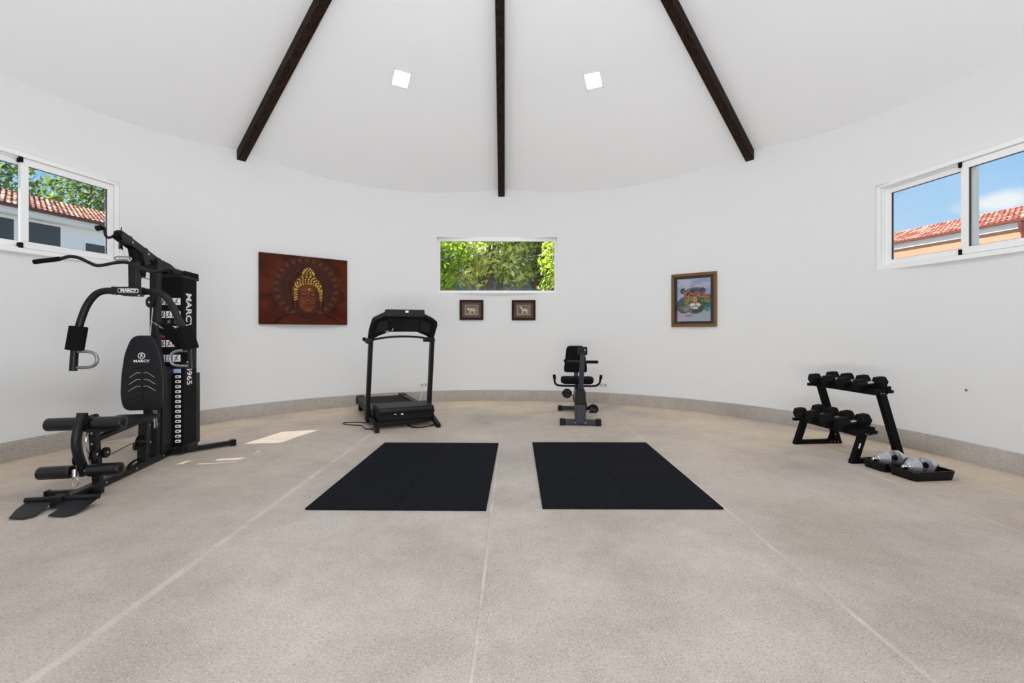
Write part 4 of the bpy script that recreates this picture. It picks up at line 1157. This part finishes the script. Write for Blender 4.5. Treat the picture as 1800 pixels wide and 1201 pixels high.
# shoulders
sh_ = p.ell(0.03, -0.62, 0.47, 0.27); p.blend(sh_, (82, 34, 20), 0.9)
for k in range(6):
    rr2 = np.hypot((p.x - 0.03) / 1.7, p.z + 0.40 + 0.02 * k) 
    p.blend(sm(0.006, 0.002, np.abs(np.hypot((p.x - 0.03) / 1.5, p.z + 0.27) - (0.10 + 0.03 * k))) * sh_, (40, 18, 14), 0.8)
p.hgt += sh_ * 0.008
p.blend(p.line([(-0.42, -0.50), (-0.36, -0.42), (-0.24, -0.37), (-0.13, -0.35)], .005), (20, 10, 10)); p.blend(p.line([(0.52, -0.50), (0.42, -0.42), (0.30, -0.37), (0.19, -0.35)], .005), (20, 10, 10))
# ears and neck
for s in (-1, 1):
    p.blend(p.ell(0.035 + s * 0.185, -0.17, 0.035, 0.13), (36, 26, 24), 0.9); p.blend(p.ell(0.035 + s * 0.178, -0.20, 0.016, 0.08), (92, 48, 34), 0.8)
    p.hgt += p.ell(0.035 + s * 0.185, -0.17, 0.035, 0.13) * 0.006
p.blend(p.ell(0.035, -0.33, 0.14, 0.10), (66, 34, 24)); p.blend(p.line([(-0.09, -0.33), (-0.02, -0.365), (0.09, -0.365), (0.16, -0.33)], .003), (28, 14, 12)); p.blend(p.line([(-0.08, -0.36), (-0.01, -0.40), (0.08, -0.40), (0.15, -0.36)], .003), (28, 14, 12))
# hair mass
hair = np.maximum(p.ell(0.03, 0.01, 0.215, 0.235), p.ell(0.038, 0.22, 0.095, 0.13))
for s in (-1, 1): hair = np.maximum(hair, p.ell(0.03 + s * 0.185, -0.03, 0.04, 0.11))
p.blend(hair, (84, 56, 26)); p.hgt += hair * 0.012
# face
face = p.ell(0.035, -0.115, 0.158, 0.205); p.blend(face, (100, 54, 34)); p.hgt += face * 0.010
fx = (p.x - 0.035) / 0.158; p.blend(face * sm(0.35, 1.0, np.abs(fx + 0.12)), (58, 30, 22), 0.75)
p.blend(p.ell(0.02, -0.02, 0.09, 0.06), (122, 70, 44), 0.5); p.blend(p.ell(-0.05, -0.19, 0.045, 0.05), (118, 66, 40), 0.5); p.blend(p.ell(0.035, -0.29, 0.045, 0.028), (120, 66, 42), 0.6)
# hairline cap of curls
gold = [(214, 170, 70), (178, 128, 44), (232, 200, 110)]
r_ = np.random.default_rng(3)
def curls(cx, cz, n_, rx, rz, a0, a1, size):
    for i in range(n_):
        t = a0 + (a1 - a0) * (i / max(1, n_ - 1)); x_, z_ = cx + rx * math.cos(t), cz + rz * math.sin(t)
        e = p.ell(x_, z_, size, size * 0.9); p.blend(e, gold[r_.integers(3)], 0.95)
        p.blend(p.ell(x_ - size * .3, z_ + size * .35, size * .35, size * .3), (255, 236, 170), 0.8)
        p.hgt[:] += e * 0.006
for k, (rx, rz, n_) in enumerate(((0.158, 0.120, 13), (0.168, 0.150, 13), (0.178, 0.182, 13), (0.190, 0.214, 12), (0.200, 0.240, 10))):
    curls(0.033, -0.015, n_, rx, rz, PI * (0.03 + 0.012 * (k % 2)), PI * (0.95 + 0.012 * (k % 2)), 0.0095)
for k in range(5): curls(0.037, 0.235 + 0.024 * k, (6, 6, 5, 4, 2)[k], (0.085, 0.078, 0.066, 0.046, 0.018)[k], 0.016, PI * 0.02, PI * 0.98, 0.0090)
for s in (-1, 1):
    for k in range(5):
        for j in range(2): curls(0.035 + s * (0.168 + 0.022 * j), 0.0 - 0.034 * k - 0.01 * j, 1, 0, 0, 0, 0, 0.0095)
# features
p.blend(p.ell(0.045, 0.02, 0.009, 0.010), (240, 205, 110)); 
for s, ex in ((-1, -0.035), (1, 0.10)):
    p.blend(p.line([(ex - 0.055, -0.045 - 0.01 * (s > 0)), (ex - 0.02, -0.022), (ex + 0.02, -0.022), (ex + 0.055, -0.045 - 0.01 * (s < 0))] , .004), (30, 16, 14), 0.9)
    p.blend(p.ell(ex, -0.062, 0.04, 0.020), (116, 64, 42), 0.9); p.hgt += p.ell(ex, -0.062, 0.04, 0.02) * 0.004
    p.blend(p.line([(ex - 0.04, -0.066), (ex - 0.015, -0.083), (ex + 0.015, -0.083), (ex + 0.04, -0.066)], .0035), (18, 10, 10))
p.blend(p.line([(0.012, -0.05), (0.02, -0.11), (0.008, -0.15)], .0035), (52, 26, 20), 0.8); p.blend(p.line([(0.05, -0.05), (0.052, -0.11), (0.066, -0.15)], .0035), (46, 24, 18), 0.9)
p.blend(p.ell(0.036, -0.15, 0.030, 0.018), (124, 70, 46), 0.8); p.hgt += p.ell(0.036, -0.12, 0.02, 0.06) * 0.006; p.blend(p.line([(0.01, -0.168), (0.036, -0.174), (0.062, -0.168)], .004), (26, 14, 12))
p.blend(p.ell(0.036, -0.212, 0.052, 0.013), (104, 50, 34)); p.blend(p.ell(0.036, -0.234, 0.042, 0.014), (116, 58, 38)); p.blend(p.line([(-0.015, -0.216), (0.015, -0.223), (0.036, -0.219), (0.057, -0.223), (0.088, -0.216)], .003), (24, 12, 12))
p.blend(p.line([(0.008, -0.255), (0.036, -0.262), (0.066, -0.255)], .003), (40, 20, 16), 0.7)
p.mesh('relief_face', M_paint, RL, -0.034)
bm = BM(); box(bm, -PW / 2, PW / 2, -0.0335, 0.0, -PH / 2, PH / 2); obj('panel', bm, mat('dark_brown_edge', srgb(52, 20, 14), 0.6, noise=0.2), RL)

# leopard picture
LW, LH = 0.672, 0.806
M_gold = mat('gilded_wood', srgb(112, 76, 22), 0.45, noise=0.35, nscale=25)
M_navy = mat('dark_navy_mount', srgb(30, 32, 44), 0.7, noise=0.1)
LP = thing('framed_picture', 'gold framed picture of a leopard face on the right wall', 'picture', (2.728, 6.868, 1.674), math.atan2(-0.445, 0.505))
obj('frame', rect_ring(BM(), -LW / 2, LW / 2, -LH / 2, LH / 2, 0.045, -0.032, 0.0), M_gold, LP, bevel=0.008)
bm = BM(); box(bm, -LW / 2 + 0.04, LW / 2 - 0.04, -0.012, -0.004, -LH / 2 + 0.04, LH / 2 - 0.04); obj('mount', bm, M_navy, LP)
p = Paint(0.49, 0.64, 200, 260, (176, 178, 200))
p.blend(sm(0.4, 0.8, p.noise(18, 5)), (206, 200, 216), 0.7); p.blend(sm(0.5, 0.85, p.noise(22, 6)), (140, 150, 186), 0.6)
p.blend(sm(-0.12, -0.24, p.z), (196, 176, 186), 0.7)
p.blend(p.ell(0.10, -0.20, 0.15, 0.09), (158, 184, 192), 0.9); p.blend(p.ell(-0.14, -0.08, 0.12, 0.12), (52, 58, 86), 0.85); p.blend(p.ell(-0.17, -0.13, 0.08, 0.05), (110, 118, 80), 0.7)
body = np.maximum(p.ell(0.02, -0.02, 0.18, 0.19), p.ell(0.17, -0.02, 0.14, 0.10)); p.blend(body, (104, 88, 68))
p.blend(p.ell(0.03, 0.13, 0.15, 0.06), (96, 92, 108), 0.9); p.blend(p.ell(-0.16, 0.14, 0.04, 0.042), (58, 62, 66)); p.blend(p.ell(-0.15, 0.135, 0.02, 0.022), (120, 110, 100)); p.blend(p.ell(0.13, 0.15, 0.035, 0.032), (80, 80, 92)); 
p.blend(p.ell(-0.09, 0.09, 0.06, 0.05, 0.5), (196, 112, 76), 0.85); p.blend(p.ell(0.10, 0.07, 0.14, 0.035, -0.25), (190, 96, 84), 0.85); p.blend(p.ell(0.05, 0.04, 0.10, 0.03), (128, 150, 84), 0.8)
p.blend(p.ell(0.17, -0.02, 0.08, 0.04), (112, 140, 70), 0.8); p.blend(p.ell(0.12, -0.09, 0.09, 0.06), (60, 92, 50), 0.8); p.blend(p.ell(-0.08, -0.0, 0.06, 0.06), (158, 150, 80), 0.7); p.blend(p.ell(0.20, -0.12, 0.05, 0.06), (60, 128, 110), 0.8)
r_ = np.random.default_rng(9)
for i in range(120):
    x_, z_ = r_.uniform(-0.19, 0.22), r_.uniform(-0.17, 0.18)
    if math.hypot(x_ - 0.03, z_ + 0.07) < 0.06: continue
    p.blend(p.ell(x_, z_, r_.uniform(.008, .014), r_.uniform(.006, .011)) * np.maximum(body, p.ell(0.03, 0.13, 0.15, 0.06)), (38, 30, 40), 0.85)
for ex in (-0.03, 0.095):
    p.blend(p.ell(ex, 0.045, 0.026, 0.013), (52, 40, 44)); p.blend(p.ell(ex, 0.045, 0.015, 0.009), (176, 190, 96)); p.blend(p.ell(ex, 0.045, 0.005, 0.007), (14, 14, 16))
p.blend(p.ell(0.02, 0.0, 0.035, 0.05), (200, 150, 116), 0.9); p.blend(p.ell(0.028, -0.04, 0.032, 0.016), (176, 112, 104)); p.blend(p.ell(-0.01, -0.075, 0.045, 0.026), (232, 230, 234)); p.blend(p.ell(0.065, -0.075, 0.04, 0.026), (222, 222, 226))
p.blend(p.line([(0.028, -0.05), (0.028, -0.078), (-0.01, -0.098)], .003), (30, 24, 28)); p.blend(p.line([(0.028, -0.078), (0.065, -0.096)], .003), (30, 24, 28)); p.blend(p.ell(0.026, -0.122, 0.045, 0.018), (216, 220, 224)); p.blend(p.ell(0.03, -0.16, 0.06, 0.025), (58, 62, 70), 0.8)
for k in range(6): p.blend(p.line([(-0.02, -0.08 - 0.008 * k), (-0.14, -0.05 - 0.022 * k)], .0012), (222, 226, 232), 0.8)
for k in range(4): p.blend(p.line([(-0.20 + .02 * k, -0.10 - 0.02 * k), (-0.02, -0.16 - 0.02 * k)], .0015), (200, 206, 220), 0.6)
p.blend(p.line([(-0.12, -0.235), (-0.03, -0.235)], .008), (66, 68, 120), 0.8)
p.mesh('print', M_paper, LP, -0.0135)
bm = BM(); box(bm, -LW / 2 + 0.044, LW / 2 - 0.044, -0.021, -0.0195, -LH / 2 + 0.044, LH / 2 - 0.044); obj('pane', bm, M_glass, LP)

# two small framed animal pictures
M_redwood = mat('red_brown_wood', srgb(50, 18, 10), 0.5, spec=0.12, noise=0.35, nscale=18)
M_redmat = mat('brown_mount', srgb(74, 36, 20), 0.6, spec=0.1, noise=0.3, nscale=30)
def small_picture(label, loc, rz, kind):
    t = thing('framed_picture', label, 'picture', loc, rz)
    W_, H_ = 0.413, 0.350
    obj('frame', rect_ring(BM(), -W_ / 2, W_ / 2, -H_ / 2, H_ / 2, 0.042, -0.026, 0.0), M_redwood, t, bevel=0.006)
    bm = BM(); box(bm, -W_ / 2 + 0.04, W_ / 2 - 0.04, -0.012, -0.004, -H_ / 2 + 0.04, H_ / 2 - 0.04); obj('mount', bm, M_redmat, t)
    p = Paint(0.228, 0.176, 150, 116, (104, 88, 68))
    p.blend(sm(0.4, 0.8, p.noise(60, 12 + kind)), (84, 70, 56), 0.7)
    edge = np.maximum(np.abs(p.x) / 0.114, np.abs(p.z) / 0.088); p.blend(sm(0.90, 0.94, edge), (186, 172, 140))
    body = (206, 192, 160) if kind else (208, 188, 142)
    z0_ = -0.005
    if kind == 0:
        p.blend(p.ell(0.012, 0.004, 0.058, 0.026), body); p.blend(p.ell(-0.06, 0.022, 0.020, 0.017), body); p.blend(p.line([(-0.05, 0.0), (-0.075, 0.012)], .008), body)
        for x_ in (-0.036, -0.02, 0.042, 0.058): p.blend(p.line([(x_, 0.0), (x_ + 0.004, -0.055)], .006), body)
        p.blend(p.line([(0.068, 0.006), (0.088, -0.02)], .003), body)
    else:
        p.blend(p.ell(0.016, 0.004, 0.046, 0.024), body); p.blend(p.line([(-0.02, 0.01), (-0.045, 0.05)], .012), body); p.blend(p.ell(-0.052, 0.05, 0.022, 0.010, 0.5), body)
        for x_ in (-0.022, -0.008, 0.044, 0.056): p.blend(p.line([(x_, 0.0), (x_ + (-.004 if x_ < 0 else .004), -0.06)], .005), body)
        p.blend(p.line([(0.06, 0.012), (0.075, 0.0), (0.074, -0.03)], .004), body)
    p.blend(sm(-0.052, -0.062, p.z) * sm(0.94, 0.9, edge), (150, 132, 104), 0.7)
    p.mesh('print', M_paper, t, -0.0135)
    bm = BM(); box(bm, -W_ / 2 + 0.041, W_ / 2 - 0.041, -0.0205, -0.0195, -H_ / 2 + 0.041, H_ / 2 - 0.041); obj('pane', bm, M_glass, t)
small_picture('small dark framed animal picture under the garden window, nearer the treadmill', (-0.704, 7.960, 1.575), math.radians(6.1), 0)
small_picture('small dark framed animal picture under the garden window, nearer the exercise bike', (0.203, 7.966, 1.572), math.radians(-5.5), 1)

# sockets and a small wall screw
def outlet(label, x, y, z):
    rz = -ang(x, y)
    rr = R - 0.002
    a = ang(x, y)
    t = thing('wall_socket', label, 'socket', (CX + rr * math.sin(a), CY + rr * math.cos(a), z), rz)
    bm = BM(); box(bm, -0.068, 0.068, -0.008, 0.002, -0.036, 0.036); obj('cover_plate', bm, M_outlet, t, bevel=0.003)
    for s in (-1, 1):
        bm = BM(); box(bm, s * 0.032 - 0.018, s * 0.032 + 0.018, -0.011, -0.006, -0.022, 0.022); f = obj('receptacle', bm, mat('grey_socket', (0.42, 0.42, 0.41, 1), 0.5, noise=0.02), t, bevel=0.002)
        for q in (-0.007, 0.007):
            bm = BM(); box(bm, s * 0.032 + q - 0.0015, s * 0.032 + q + 0.0015, -0.0118, -0.0105, -0.004, 0.008); obj('slot', bm, M_plastic, f)
    return t
outlet('white double wall socket low on the wall to the right of the exercise bike', 1.528, 7.638, 0.308)
outlet('white wall socket behind the treadmill with a white cord plugged in', -1.50, 7.81, 0.29)
a = ang(4.197, 4.228); bm = BM(); cyl(bm, (0, 0, 0), (0, -0.012, 0), 0.009, 12)
o = obj('wall_screw', bm, mat('dull_grey_screw', (0.12, 0.12, 0.12, 1), 0.5, noise=0.05)); o.location = (CX + (R + 0.002) * math.sin(a), CY + (R + 0.002) * math.cos(a), 0.659); o.rotation_euler = (0, 0, -a)
tagp(o, 'small grey screw in the wall to the right of the dumbbell rack', 'screw')

# ------------------------------------------------------------------ outside
bm = BM(); box(bm, -60, 60, -40, 80, -0.45, -0.30)
o = obj('ground', bm, mat('pale_dry_ground', (0.34, 0.31, 0.25, 1), 0.95, noise=0.3, nscale=3), kind='structure', label='pale dry ground around the building')

M_tile, N, L, b = new_mat('terracotta_tiles')
a_ = N.new('ShaderNodeAttribute'); a_.attribute_name = 'Col'; L.new(a_.outputs['Color'], b.inputs['Base Color']); b.inputs['Roughness'].default_value = 0.85
M_fascia = mat('dark_red_gutter', srgb(112, 52, 42), 0.5, noise=0.1)
M_fascia2 = mat('brown_gutter', srgb(84, 40, 28), 0.5, noise=0.1)
M_soffit = mat('white_fascia', (0.80, 0.80, 0.80, 1), 0.7, noise=0.03)
M_peach = mat('peach_render', (0.46, 0.25, 0.16, 1), 0.85, noise=0.04)
M_cream = mat('cream_render', (0.86, 0.86, 0.88, 1), 0.85, noise=0.04)
M_dglass = mat('dark_house_glass', (0.03, 0.035, 0.04, 1), 0.08, noise=0.2)

def tiled_roof(name, length, run, slope, parent, cols, seed, shift=0.0):
    """clay barrel tiles: local x along the eave, y back up the slope"""
    r = np.random.default_rng(seed)
    bm = BM(); layer = bm.verts.layers.float_color.new('Col')
    tw, tl = TW, 0.30
    ncol = int(length / tw); nrow = int(run / tl)
    K_ = 5
    for j in range(nrow):
        for i in range(ncol):
            c = cols[r.integers(len(cols))]; k = r.uniform(0.8, 1.2); c = [x * k for x in c]
            x0 = -length / 2 + i * tw; jy = r.uniform(-.015, .015)
            ya, yb = j * tl - 0.04 + jy, (j + 1) * tl + 0.02 + jy
            for (off, rad, sgn) in ((0, 0.052, 1),):
                rows2 = []
                for (yy, rs, lift) in ((ya, 1.0, 0.035), (yb, 0.85, 0.0)):
                    rw = []
                    for q in range(K_ + 1):
                        t = PI * q / K_
                        x = x0 + 0.058 + off - rad * rs * math.cos(t); z = slope * yy + lift + rad * rs * math.sin(t)
                        v = bm.verts.new((x, yy, z)); v[layer] = (c[0], c[1], c[2], 1); rw.append(v)
                    rows2.append(rw)
                for q in range(K_): bm.faces.new((rows2[0][q], rows2[0][q + 1], rows2[1][q + 1], rows2[1][q]))
            dk_ = [x * 0.55 for x in c]
            vs = []
            for (x, yy) in ((x0 + 0.10, ya), (x0 + 0.18, ya), (x0 + 0.18, yb), (x0 + 0.10, yb)):
                v = bm.verts.new((x, yy, slope * yy + (0.025 if yy == ya else 0.0))); v[layer] = (dk_[0], dk_[1], dk_[2], 1); vs.append(v)
            bm.faces.new(vs)
    vs = []
    for (x, yy, dz) in ((-length / 2, -0.1, -0.02), (length / 2, -0.1, -0.02), (length / 2, run, -0.02), (-length / 2, run, -0.02)):
        v = bm.verts.new((x, yy, slope * yy + dz)); v[layer] = (0.1, 0.04, 0.03, 1); vs.append(v)
    bm.faces.new(vs)
    me = bpy.data.meshes.new(name); bm.to_mesh(me); bm.free(); me.materials.append(M_tile)
    o = bpy.data.objects.new(name, me); C.objects.link(o); o.parent = parent; o.location = (0, 0, shift + 0.075)
    return o

def lc(*c): return tuple(float(x) for x in lin(c))
# house beyond the left window: x axis along the facade to the right, y away
TW = 0.165
HL = thing('house', 'pale house with a brown tiled roof and dark windows beyond the left window', 'house', (-16.53, 15.73, 0), math.atan2(0.97, 0.24))
ze = 5.36
tiled_roof('roof', 18, 3.4, 0.36, HL, [lc(196, 138, 112), lc(166, 98, 74), lc(214, 168, 142), lc(124, 70, 54)], 4, ze)
bm = BM(); box(bm, -9, 9, -0.16, -0.02, ze - 0.02, ze + 0.085); obj('gutter', bm, M_fascia2, HL, bevel=0.01)
bm = BM(); box(bm, -9, 9, -0.02, 0.04, ze - 0.22, ze); obj('fascia', bm, M_soffit, HL)
bm = BM(); box(bm, -9, 9, 0.04, 0.36, ze - 0.24, ze - 0.21); obj('soffit', bm, M_soffit, HL)
bm = BM(); box(bm, -9, 9, 0.35, 0.6, -0.3, ze - 0.2); obj('wall', bm, M_cream, HL)
def hwin(x0, x1, z0, z1):
    f = obj('window', rect_ring(BM(), x0, x1, z0, z1, 0.05, 0.31, 0.36), M_white, HL)
    bm = BM(); box(bm, x0 + 0.05, x1 - 0.05, 0.33, 0.352, z0 + 0.05, z1 - 0.05); obj('pane', bm, M_dglass, f)
hwin(-0.15, 1.10, 3.85, 5.08); hwin(-1.9, -0.22, 3.9, 5.06); hwin(1.80, 2.6, 3.7, 4.66)
# house beyond the right window
ze = 4.84
HR = thing('house', 'peach house with a red tiled roof and red gutter beyond the right window', 'house', (16.03, 19.18, 0), math.atan2(-0.98, 0.2))
tiled_roof('roof', 24, 2.75, 0.36, HR, [lc(222, 152, 128), lc(204, 124, 102), lc(232, 180, 156), lc(176, 98, 80)], 5, ze)
bm = BM(); box(bm, -12, 12, -0.16, -0.02, ze - 0.0, ze + 0.095); obj('gutter', bm, M_fascia, HR, bevel=0.01)
bm = BM(); box(bm, -12, 12, -0.02, 0.04, ze - 0.10, ze); obj('fascia', bm, M_soffit, HR)
bm = BM(); box(bm, -12, 12, 0.0, 0.10, ze - 0.20, ze - 0.10); obj('cornice', bm, M_soffit, HR)
bm = BM(); box(bm, -12, 12, 0.10, 0.4, -0.3, ze - 0.1); obj('wall', bm, M_peach, HR)
bm = BM(); tube(bm, [(4.15, -0.09, ze + 0.05), (4.15, -0.09, ze - 0.25), (4.15, 0.04, ze - 0.42), (4.15, 0.04, -0.2)], 0.06, 12, 0); obj('downpipe', bm, M_fascia, HR, smooth=True)

def tree(label, x, y, h, crowns, nleaf, size, cols, seed, limbs=()):
    r = np.random.default_rng(seed)
    t = thing('tree', label, 'tree', (x, y, -0.3), 0, 'trees and shrubs beyond the windows')
    bm = BM()
    tube(bm, [(0, 0, 0), (0.06, 0.0, h * 0.3), (-0.03, 0.05, h * 0.6), (0.05, 0, h * 0.85)], 0.09, 8, 4)
    for cx_, cy_, cz_, cr in crowns:
        tube(bm, [(0.0, 0.02, h * 0.45), (cx_ * 0.5, cy_ * 0.5, (h * 0.45 + cz_) / 2 + 0.1), (cx_, cy_, cz_ + cr * 0.5)], 0.035, 6, 3)
    obj('trunk', bm, mat('grey_brown_bark', (0.12, 0.09, 0.065, 1), 0.9, noise=0.3), t, smooth=True)
    tot = sum(c[3] ** 2 for c in crowns)
    V_, F_, Cc = [], [], []
    for cx_, cy_, cz_, cr in crowns:
        k = int(nleaf * cr ** 2 / tot)
        d = r.normal(size=(k, 3)); d /= np.linalg.norm(d, axis=1)[:, None]
        rad = cr * r.uniform(0.35, 1.05, k) ** 0.6
        cen = np.array([cx_, cy_, cz_]) + d * rad[:, None] * np.array([1, 1, 0.85])
        # clump
        n1 = r.normal(size=(k, 3)) * 0.55 + d * 0.35 + np.array([-.75, -.45, .75]); n1 /= np.linalg.norm(n1, axis=1)[:, None]
        a1 = np.cross(n1, r.normal(size=(k, 3))); a1 /= np.linalg.norm(a1, axis=1)[:, None]
        b1_ = np.cross(n1, a1)
        sz = size * r.uniform(0.6, 1.3, k)[:, None]
        base = len(V_) 
        q = np.stack([cen - a1 * sz, cen - b1_ * sz * 0.45 + n1 * sz * .1, cen + a1 * sz, cen + b1_ * sz * 0.45 + n1 * sz * .1], 1).reshape(-1, 3)
        V_.append(q)
        ci = r.integers(0, len(cols), k); cc = np.array(cols)[ci] * r.uniform(0.45, 1.35, k)[:, None]
        Cc.append(np.repeat(cc, 4, 0))
    V_ = np.concatenate(V_); Cc = np.concatenate(Cc)
    me = bpy.data.meshes.new('foliage')
    nf = len(V_) // 4
    me.from_pydata(V_.tolist(), [], [(4 * i, 4 * i + 1, 4 * i + 2, 4 * i + 3) for i in range(nf)])
    ca = me.color_attributes.new('Col', 'FLOAT_COLOR', 'POINT')
    ca.data.foreach_set('color', np.concatenate([np.clip(Cc, 0, 1), np.ones((len(Cc), 1))], 1).astype(np.float32).ravel())
    me.materials.append(M_leaf)
    o = bpy.data.objects.new('foliage', me); C.objects.link(o); o.parent = t
    return t

yg = [lc(200, 222, 50), lc(226, 232, 84), lc(166, 204, 40), lc(104, 150, 30)]
dg = [lc(120, 160, 50), lc(64, 104, 34), lc(180, 204, 84), lc(140, 172, 70)]
pg = [lc(244, 244, 150), lc(222, 230, 112), lc(176, 194, 84), lc(250, 246, 186)]
tree('bright green shrub filling the left part of the back garden window', -2.3, 12.2, 4.2, [(-.2, 0, 3.2, 1.0), (0.5, 0.2, 3.6, 0.8), (0.1, -0.2, 2.7, 0.7), (-0.9, 0.1, 3.9, 0.7)], 4200, 0.095, yg, 1)
tree('pale yellow-green tree in the middle of the back garden window', -0.6, 12.8, 4.6, [(0, 0, 3.9, 0.95), (0.6, 0.2, 3.3, 0.7), (-0.5, 0.1, 3.2, 0.6), (0.7, 0.2, 4.3, 0.8), (0, 0, 4.6, 0.9)], 4200, 0.095, pg, 2)
tree('darker green tree right of the middle of the back garden window', 0.75, 13.6, 4.8, [(0, 0, 3.8, 0.9), (-0.5, 0.2, 4.5, 0.8), (0.6, -0.1, 3.3, 0.7), (0.2, 0, 4.6, 0.9)], 3600, 0.085, dg, 3)
tree('bright leafy shrub at the right end of the back garden window', 1.75, 12.0, 4.2, [(-0.3, 0, 3.4, 0.8), (0.1, 0.1, 2.7, 0.7), (0.0, -0.1, 4.0, 0.8), (-0.6, 0.3, 2.6, 0.5)], 4200, 0.085, yg[:2] + pg[:1] + dg[2:], 4)
tree('tall dark green tree standing behind the back garden shrubs', -1.4, 16.5, 6.0, [(0, 0, 4.2, 1.7), (1.8, 0.3, 4.4, 1.6), (3.4, 0.2, 4.2, 1.7), (-1.6, 0, 4.4, 1.4), (0.8, 0, 3.2, 1.4)], 9000, 0.12, dg, 5)
tg_ = [lc(150, 172, 66), lc(110, 140, 52), lc(186, 198, 96), lc(84, 112, 48)]
tree('thin-leaved tree rising behind the tiled roof at the far left of the left window', -23.5, 19.5, 11, [(0, 0, 8.2, 2.6), (0.6, 1.2, 7.0, 2.0), (-0.4, -1.6, 9.2, 2.4), (0, 1.0, 10.2, 1.8)], 3300, 0.17, tg_, 6)
tree('thin-leaved tree rising behind the tiled roof in the middle of the left window', -23.0, 24.8, 10.5, [(0, 0, 8.2, 2.3), (0.6, 1.0, 7.2, 2.0), (0.2, -1.2, 7.0, 2.0), (0, 0.3, 9.8, 1.8)], 3300, 0.17, tg_, 7)
tree('thin-leaved tree rising behind the tiled roof at the right side of the left window', -22.5, 30.0, 10.5, [(0, 0, 8.4, 2.5), (0.4, 1.3, 7.2, 2.2), (0.2, -1.4, 7.4, 2.0), (0, 0.5, 10.0, 1.8)], 3600, 0.17, tg_, 8)
# garden fence of dark netting
bm = BM(); box(bm, -5, 5, 0, 0.03, 0.0, 3.15)
o = obj('garden_fence', bm, mat('dark_teal_netting', srgb(52, 74, 78), 0.9, noise=0.35, nscale=8)); o.location = (-0.3, 15.0, -0.3); tagp(o, 'dark teal netting fence low behind the garden shrubs', 'fence')

# ------------------------------------------------------------------ light
w_ = bpy.data.worlds.new('world'); sc.world = w_; w_.use_nodes = True
N, L = w_.node_tree.nodes, w_.node_tree.links
bg = N['Background']
tc = N.new('ShaderNodeTexCoord'); sp_ = N.new('ShaderNodeSeparateXYZ'); L.new(tc.outputs['Generated'], sp_.inputs['Vector'])
cr = N.new('ShaderNodeValToRGB'); e = cr.color_ramp.elements
e[0].position = 0.0; e[0].color = (0.66, 0.83, 0.97, 1)
e[1].position = 0.45; e[1].color = (0.24, 0.50, 0.88, 1)
x_ = e.new(0.12); x_.color = (0.52, 0.76, 0.97, 1)
x_ = e.new(0.24); x_.color = (0.34, 0.62, 0.95, 1)
L.new(sp_.outputs['Z'], cr.inputs['Fac'])
# one soft fair-weather cloud bank plus faint haze streaks
dv = Vector((1.058, 1, 0.283)).normalized()
sb_ = N.new('ShaderNodeVectorMath'); sb_.operation = 'SUBTRACT'; sb_.inputs[1].default_value = dv; L.new(tc.outputs['Generated'], sb_.inputs[0])
sc2 = N.new('ShaderNodeVectorMath'); sc2.operation = 'MULTIPLY'; sc2.inputs[1].default_value = (22, 22, 58); L.new(sb_.outputs['Vector'], sc2.inputs[0])
ln = N.new('ShaderNodeVectorMath'); ln.operation = 'LENGTH'; L.new(sc2.outputs['Vector'], ln.inputs[0])
ns = N.new('ShaderNodeTexNoise'); ns.inputs['Scale'].default_value = 14; ns.inputs['Detail'].default_value = 7; L.new(tc.outputs['Generated'], ns.inputs['Vector'])
ad = math_node(N, L, 'ADD', ln.outputs['Value'], math_node(N, L, 'MULTIPLY', math_node(N, L, 'SUBTRACT', ns.outputs['Fac'], 0.5), 2.2))
mr = N.new('ShaderNodeMapRange'); mr.inputs['From Min'].default_value = 1.1; mr.inputs['From Max'].default_value = 0.3; L.new(ad, mr.inputs['Value'])
ns2 = N.new('ShaderNodeTexNoise'); ns2.inputs['Scale'].default_value = 5; ns2.inputs['Detail'].default_value = 6; L.new(tc.outputs['Generated'], ns2.inputs['Vector'])
mr2 = N.new('ShaderNodeMapRange'); mr2.inputs['From Min'].default_value = 0.52; mr2.inputs['From Max'].default_value = 0.8; L.new(ns2.outputs['Fac'], mr2.inputs['Value'])
cm = math_node(N, L, 'MAXIMUM', mr.outputs['Result'], math_node(N, L, 'MULTIPLY', mr2.outputs['Result'], 0.22))
L.new(mix_col(N, L, cm, cr.outputs['Color'], (0.93, 0.96, 1.0, 1)), bg.inputs['Color'])
bg.inputs['Strength'].default_value = 1.0

def light(name, kind, loc, energy, col=(1, 1, 1), **kw):
    l = bpy.data.lights.new(name, kind); l.energy = energy; l.color = col
    for k, v in kw.items(): setattr(l, k, v)
    o = bpy.data.objects.new(name, l); C.objects.link(o); o.location = loc
    return o
el = math.radians(49.3)
sd = Vector((0.969 * math.cos(el), 0.248 * math.cos(el), -math.sin(el)))
sun = light('sun', 'SUN', (0, 0, 10), 10.5, (1.0, 0.97, 0.93), angle=math.radians(0.5))
sun.rotation_euler = sd.to_track_quat('-Z', 'Y').to_euler()
# unseen fill lights added to even out the room's brightness
d = light('peak_fill', 'AREA', (-0.1, 3.4, 4.6), 60, (0.975, 0.985, 1), shape='DISK', size=1.3)  # added downward fill for floor and walls, no fitting at the peak
light('peak_point_fill', 'POINT', (-0.1, 3.4, 4.4), 15, (0.975, 0.985, 1), shadow_soft_size=0.35)  # small added fill point below the peak
d = light('rear_fill', 'AREA', (-0.2, -0.62, 1.7), 29, (0.97, 0.985, 1), shape='RECTANGLE', size=3.4, size_y=2.2)  # added fill behind the viewer; the wall there has no doorway
d.rotation_euler = (math.radians(95), 0, 0)
d = light('ceiling_fill', 'AREA', (-0.1, -0.2, 0.5), 142, (0.97, 0.985, 1), shape='RECTANGLE', size=3.0, size_y=0.8)  # added fill aimed upward to brighten the ceiling
d.rotation_euler = (math.radians(145), 0, math.radians(6))
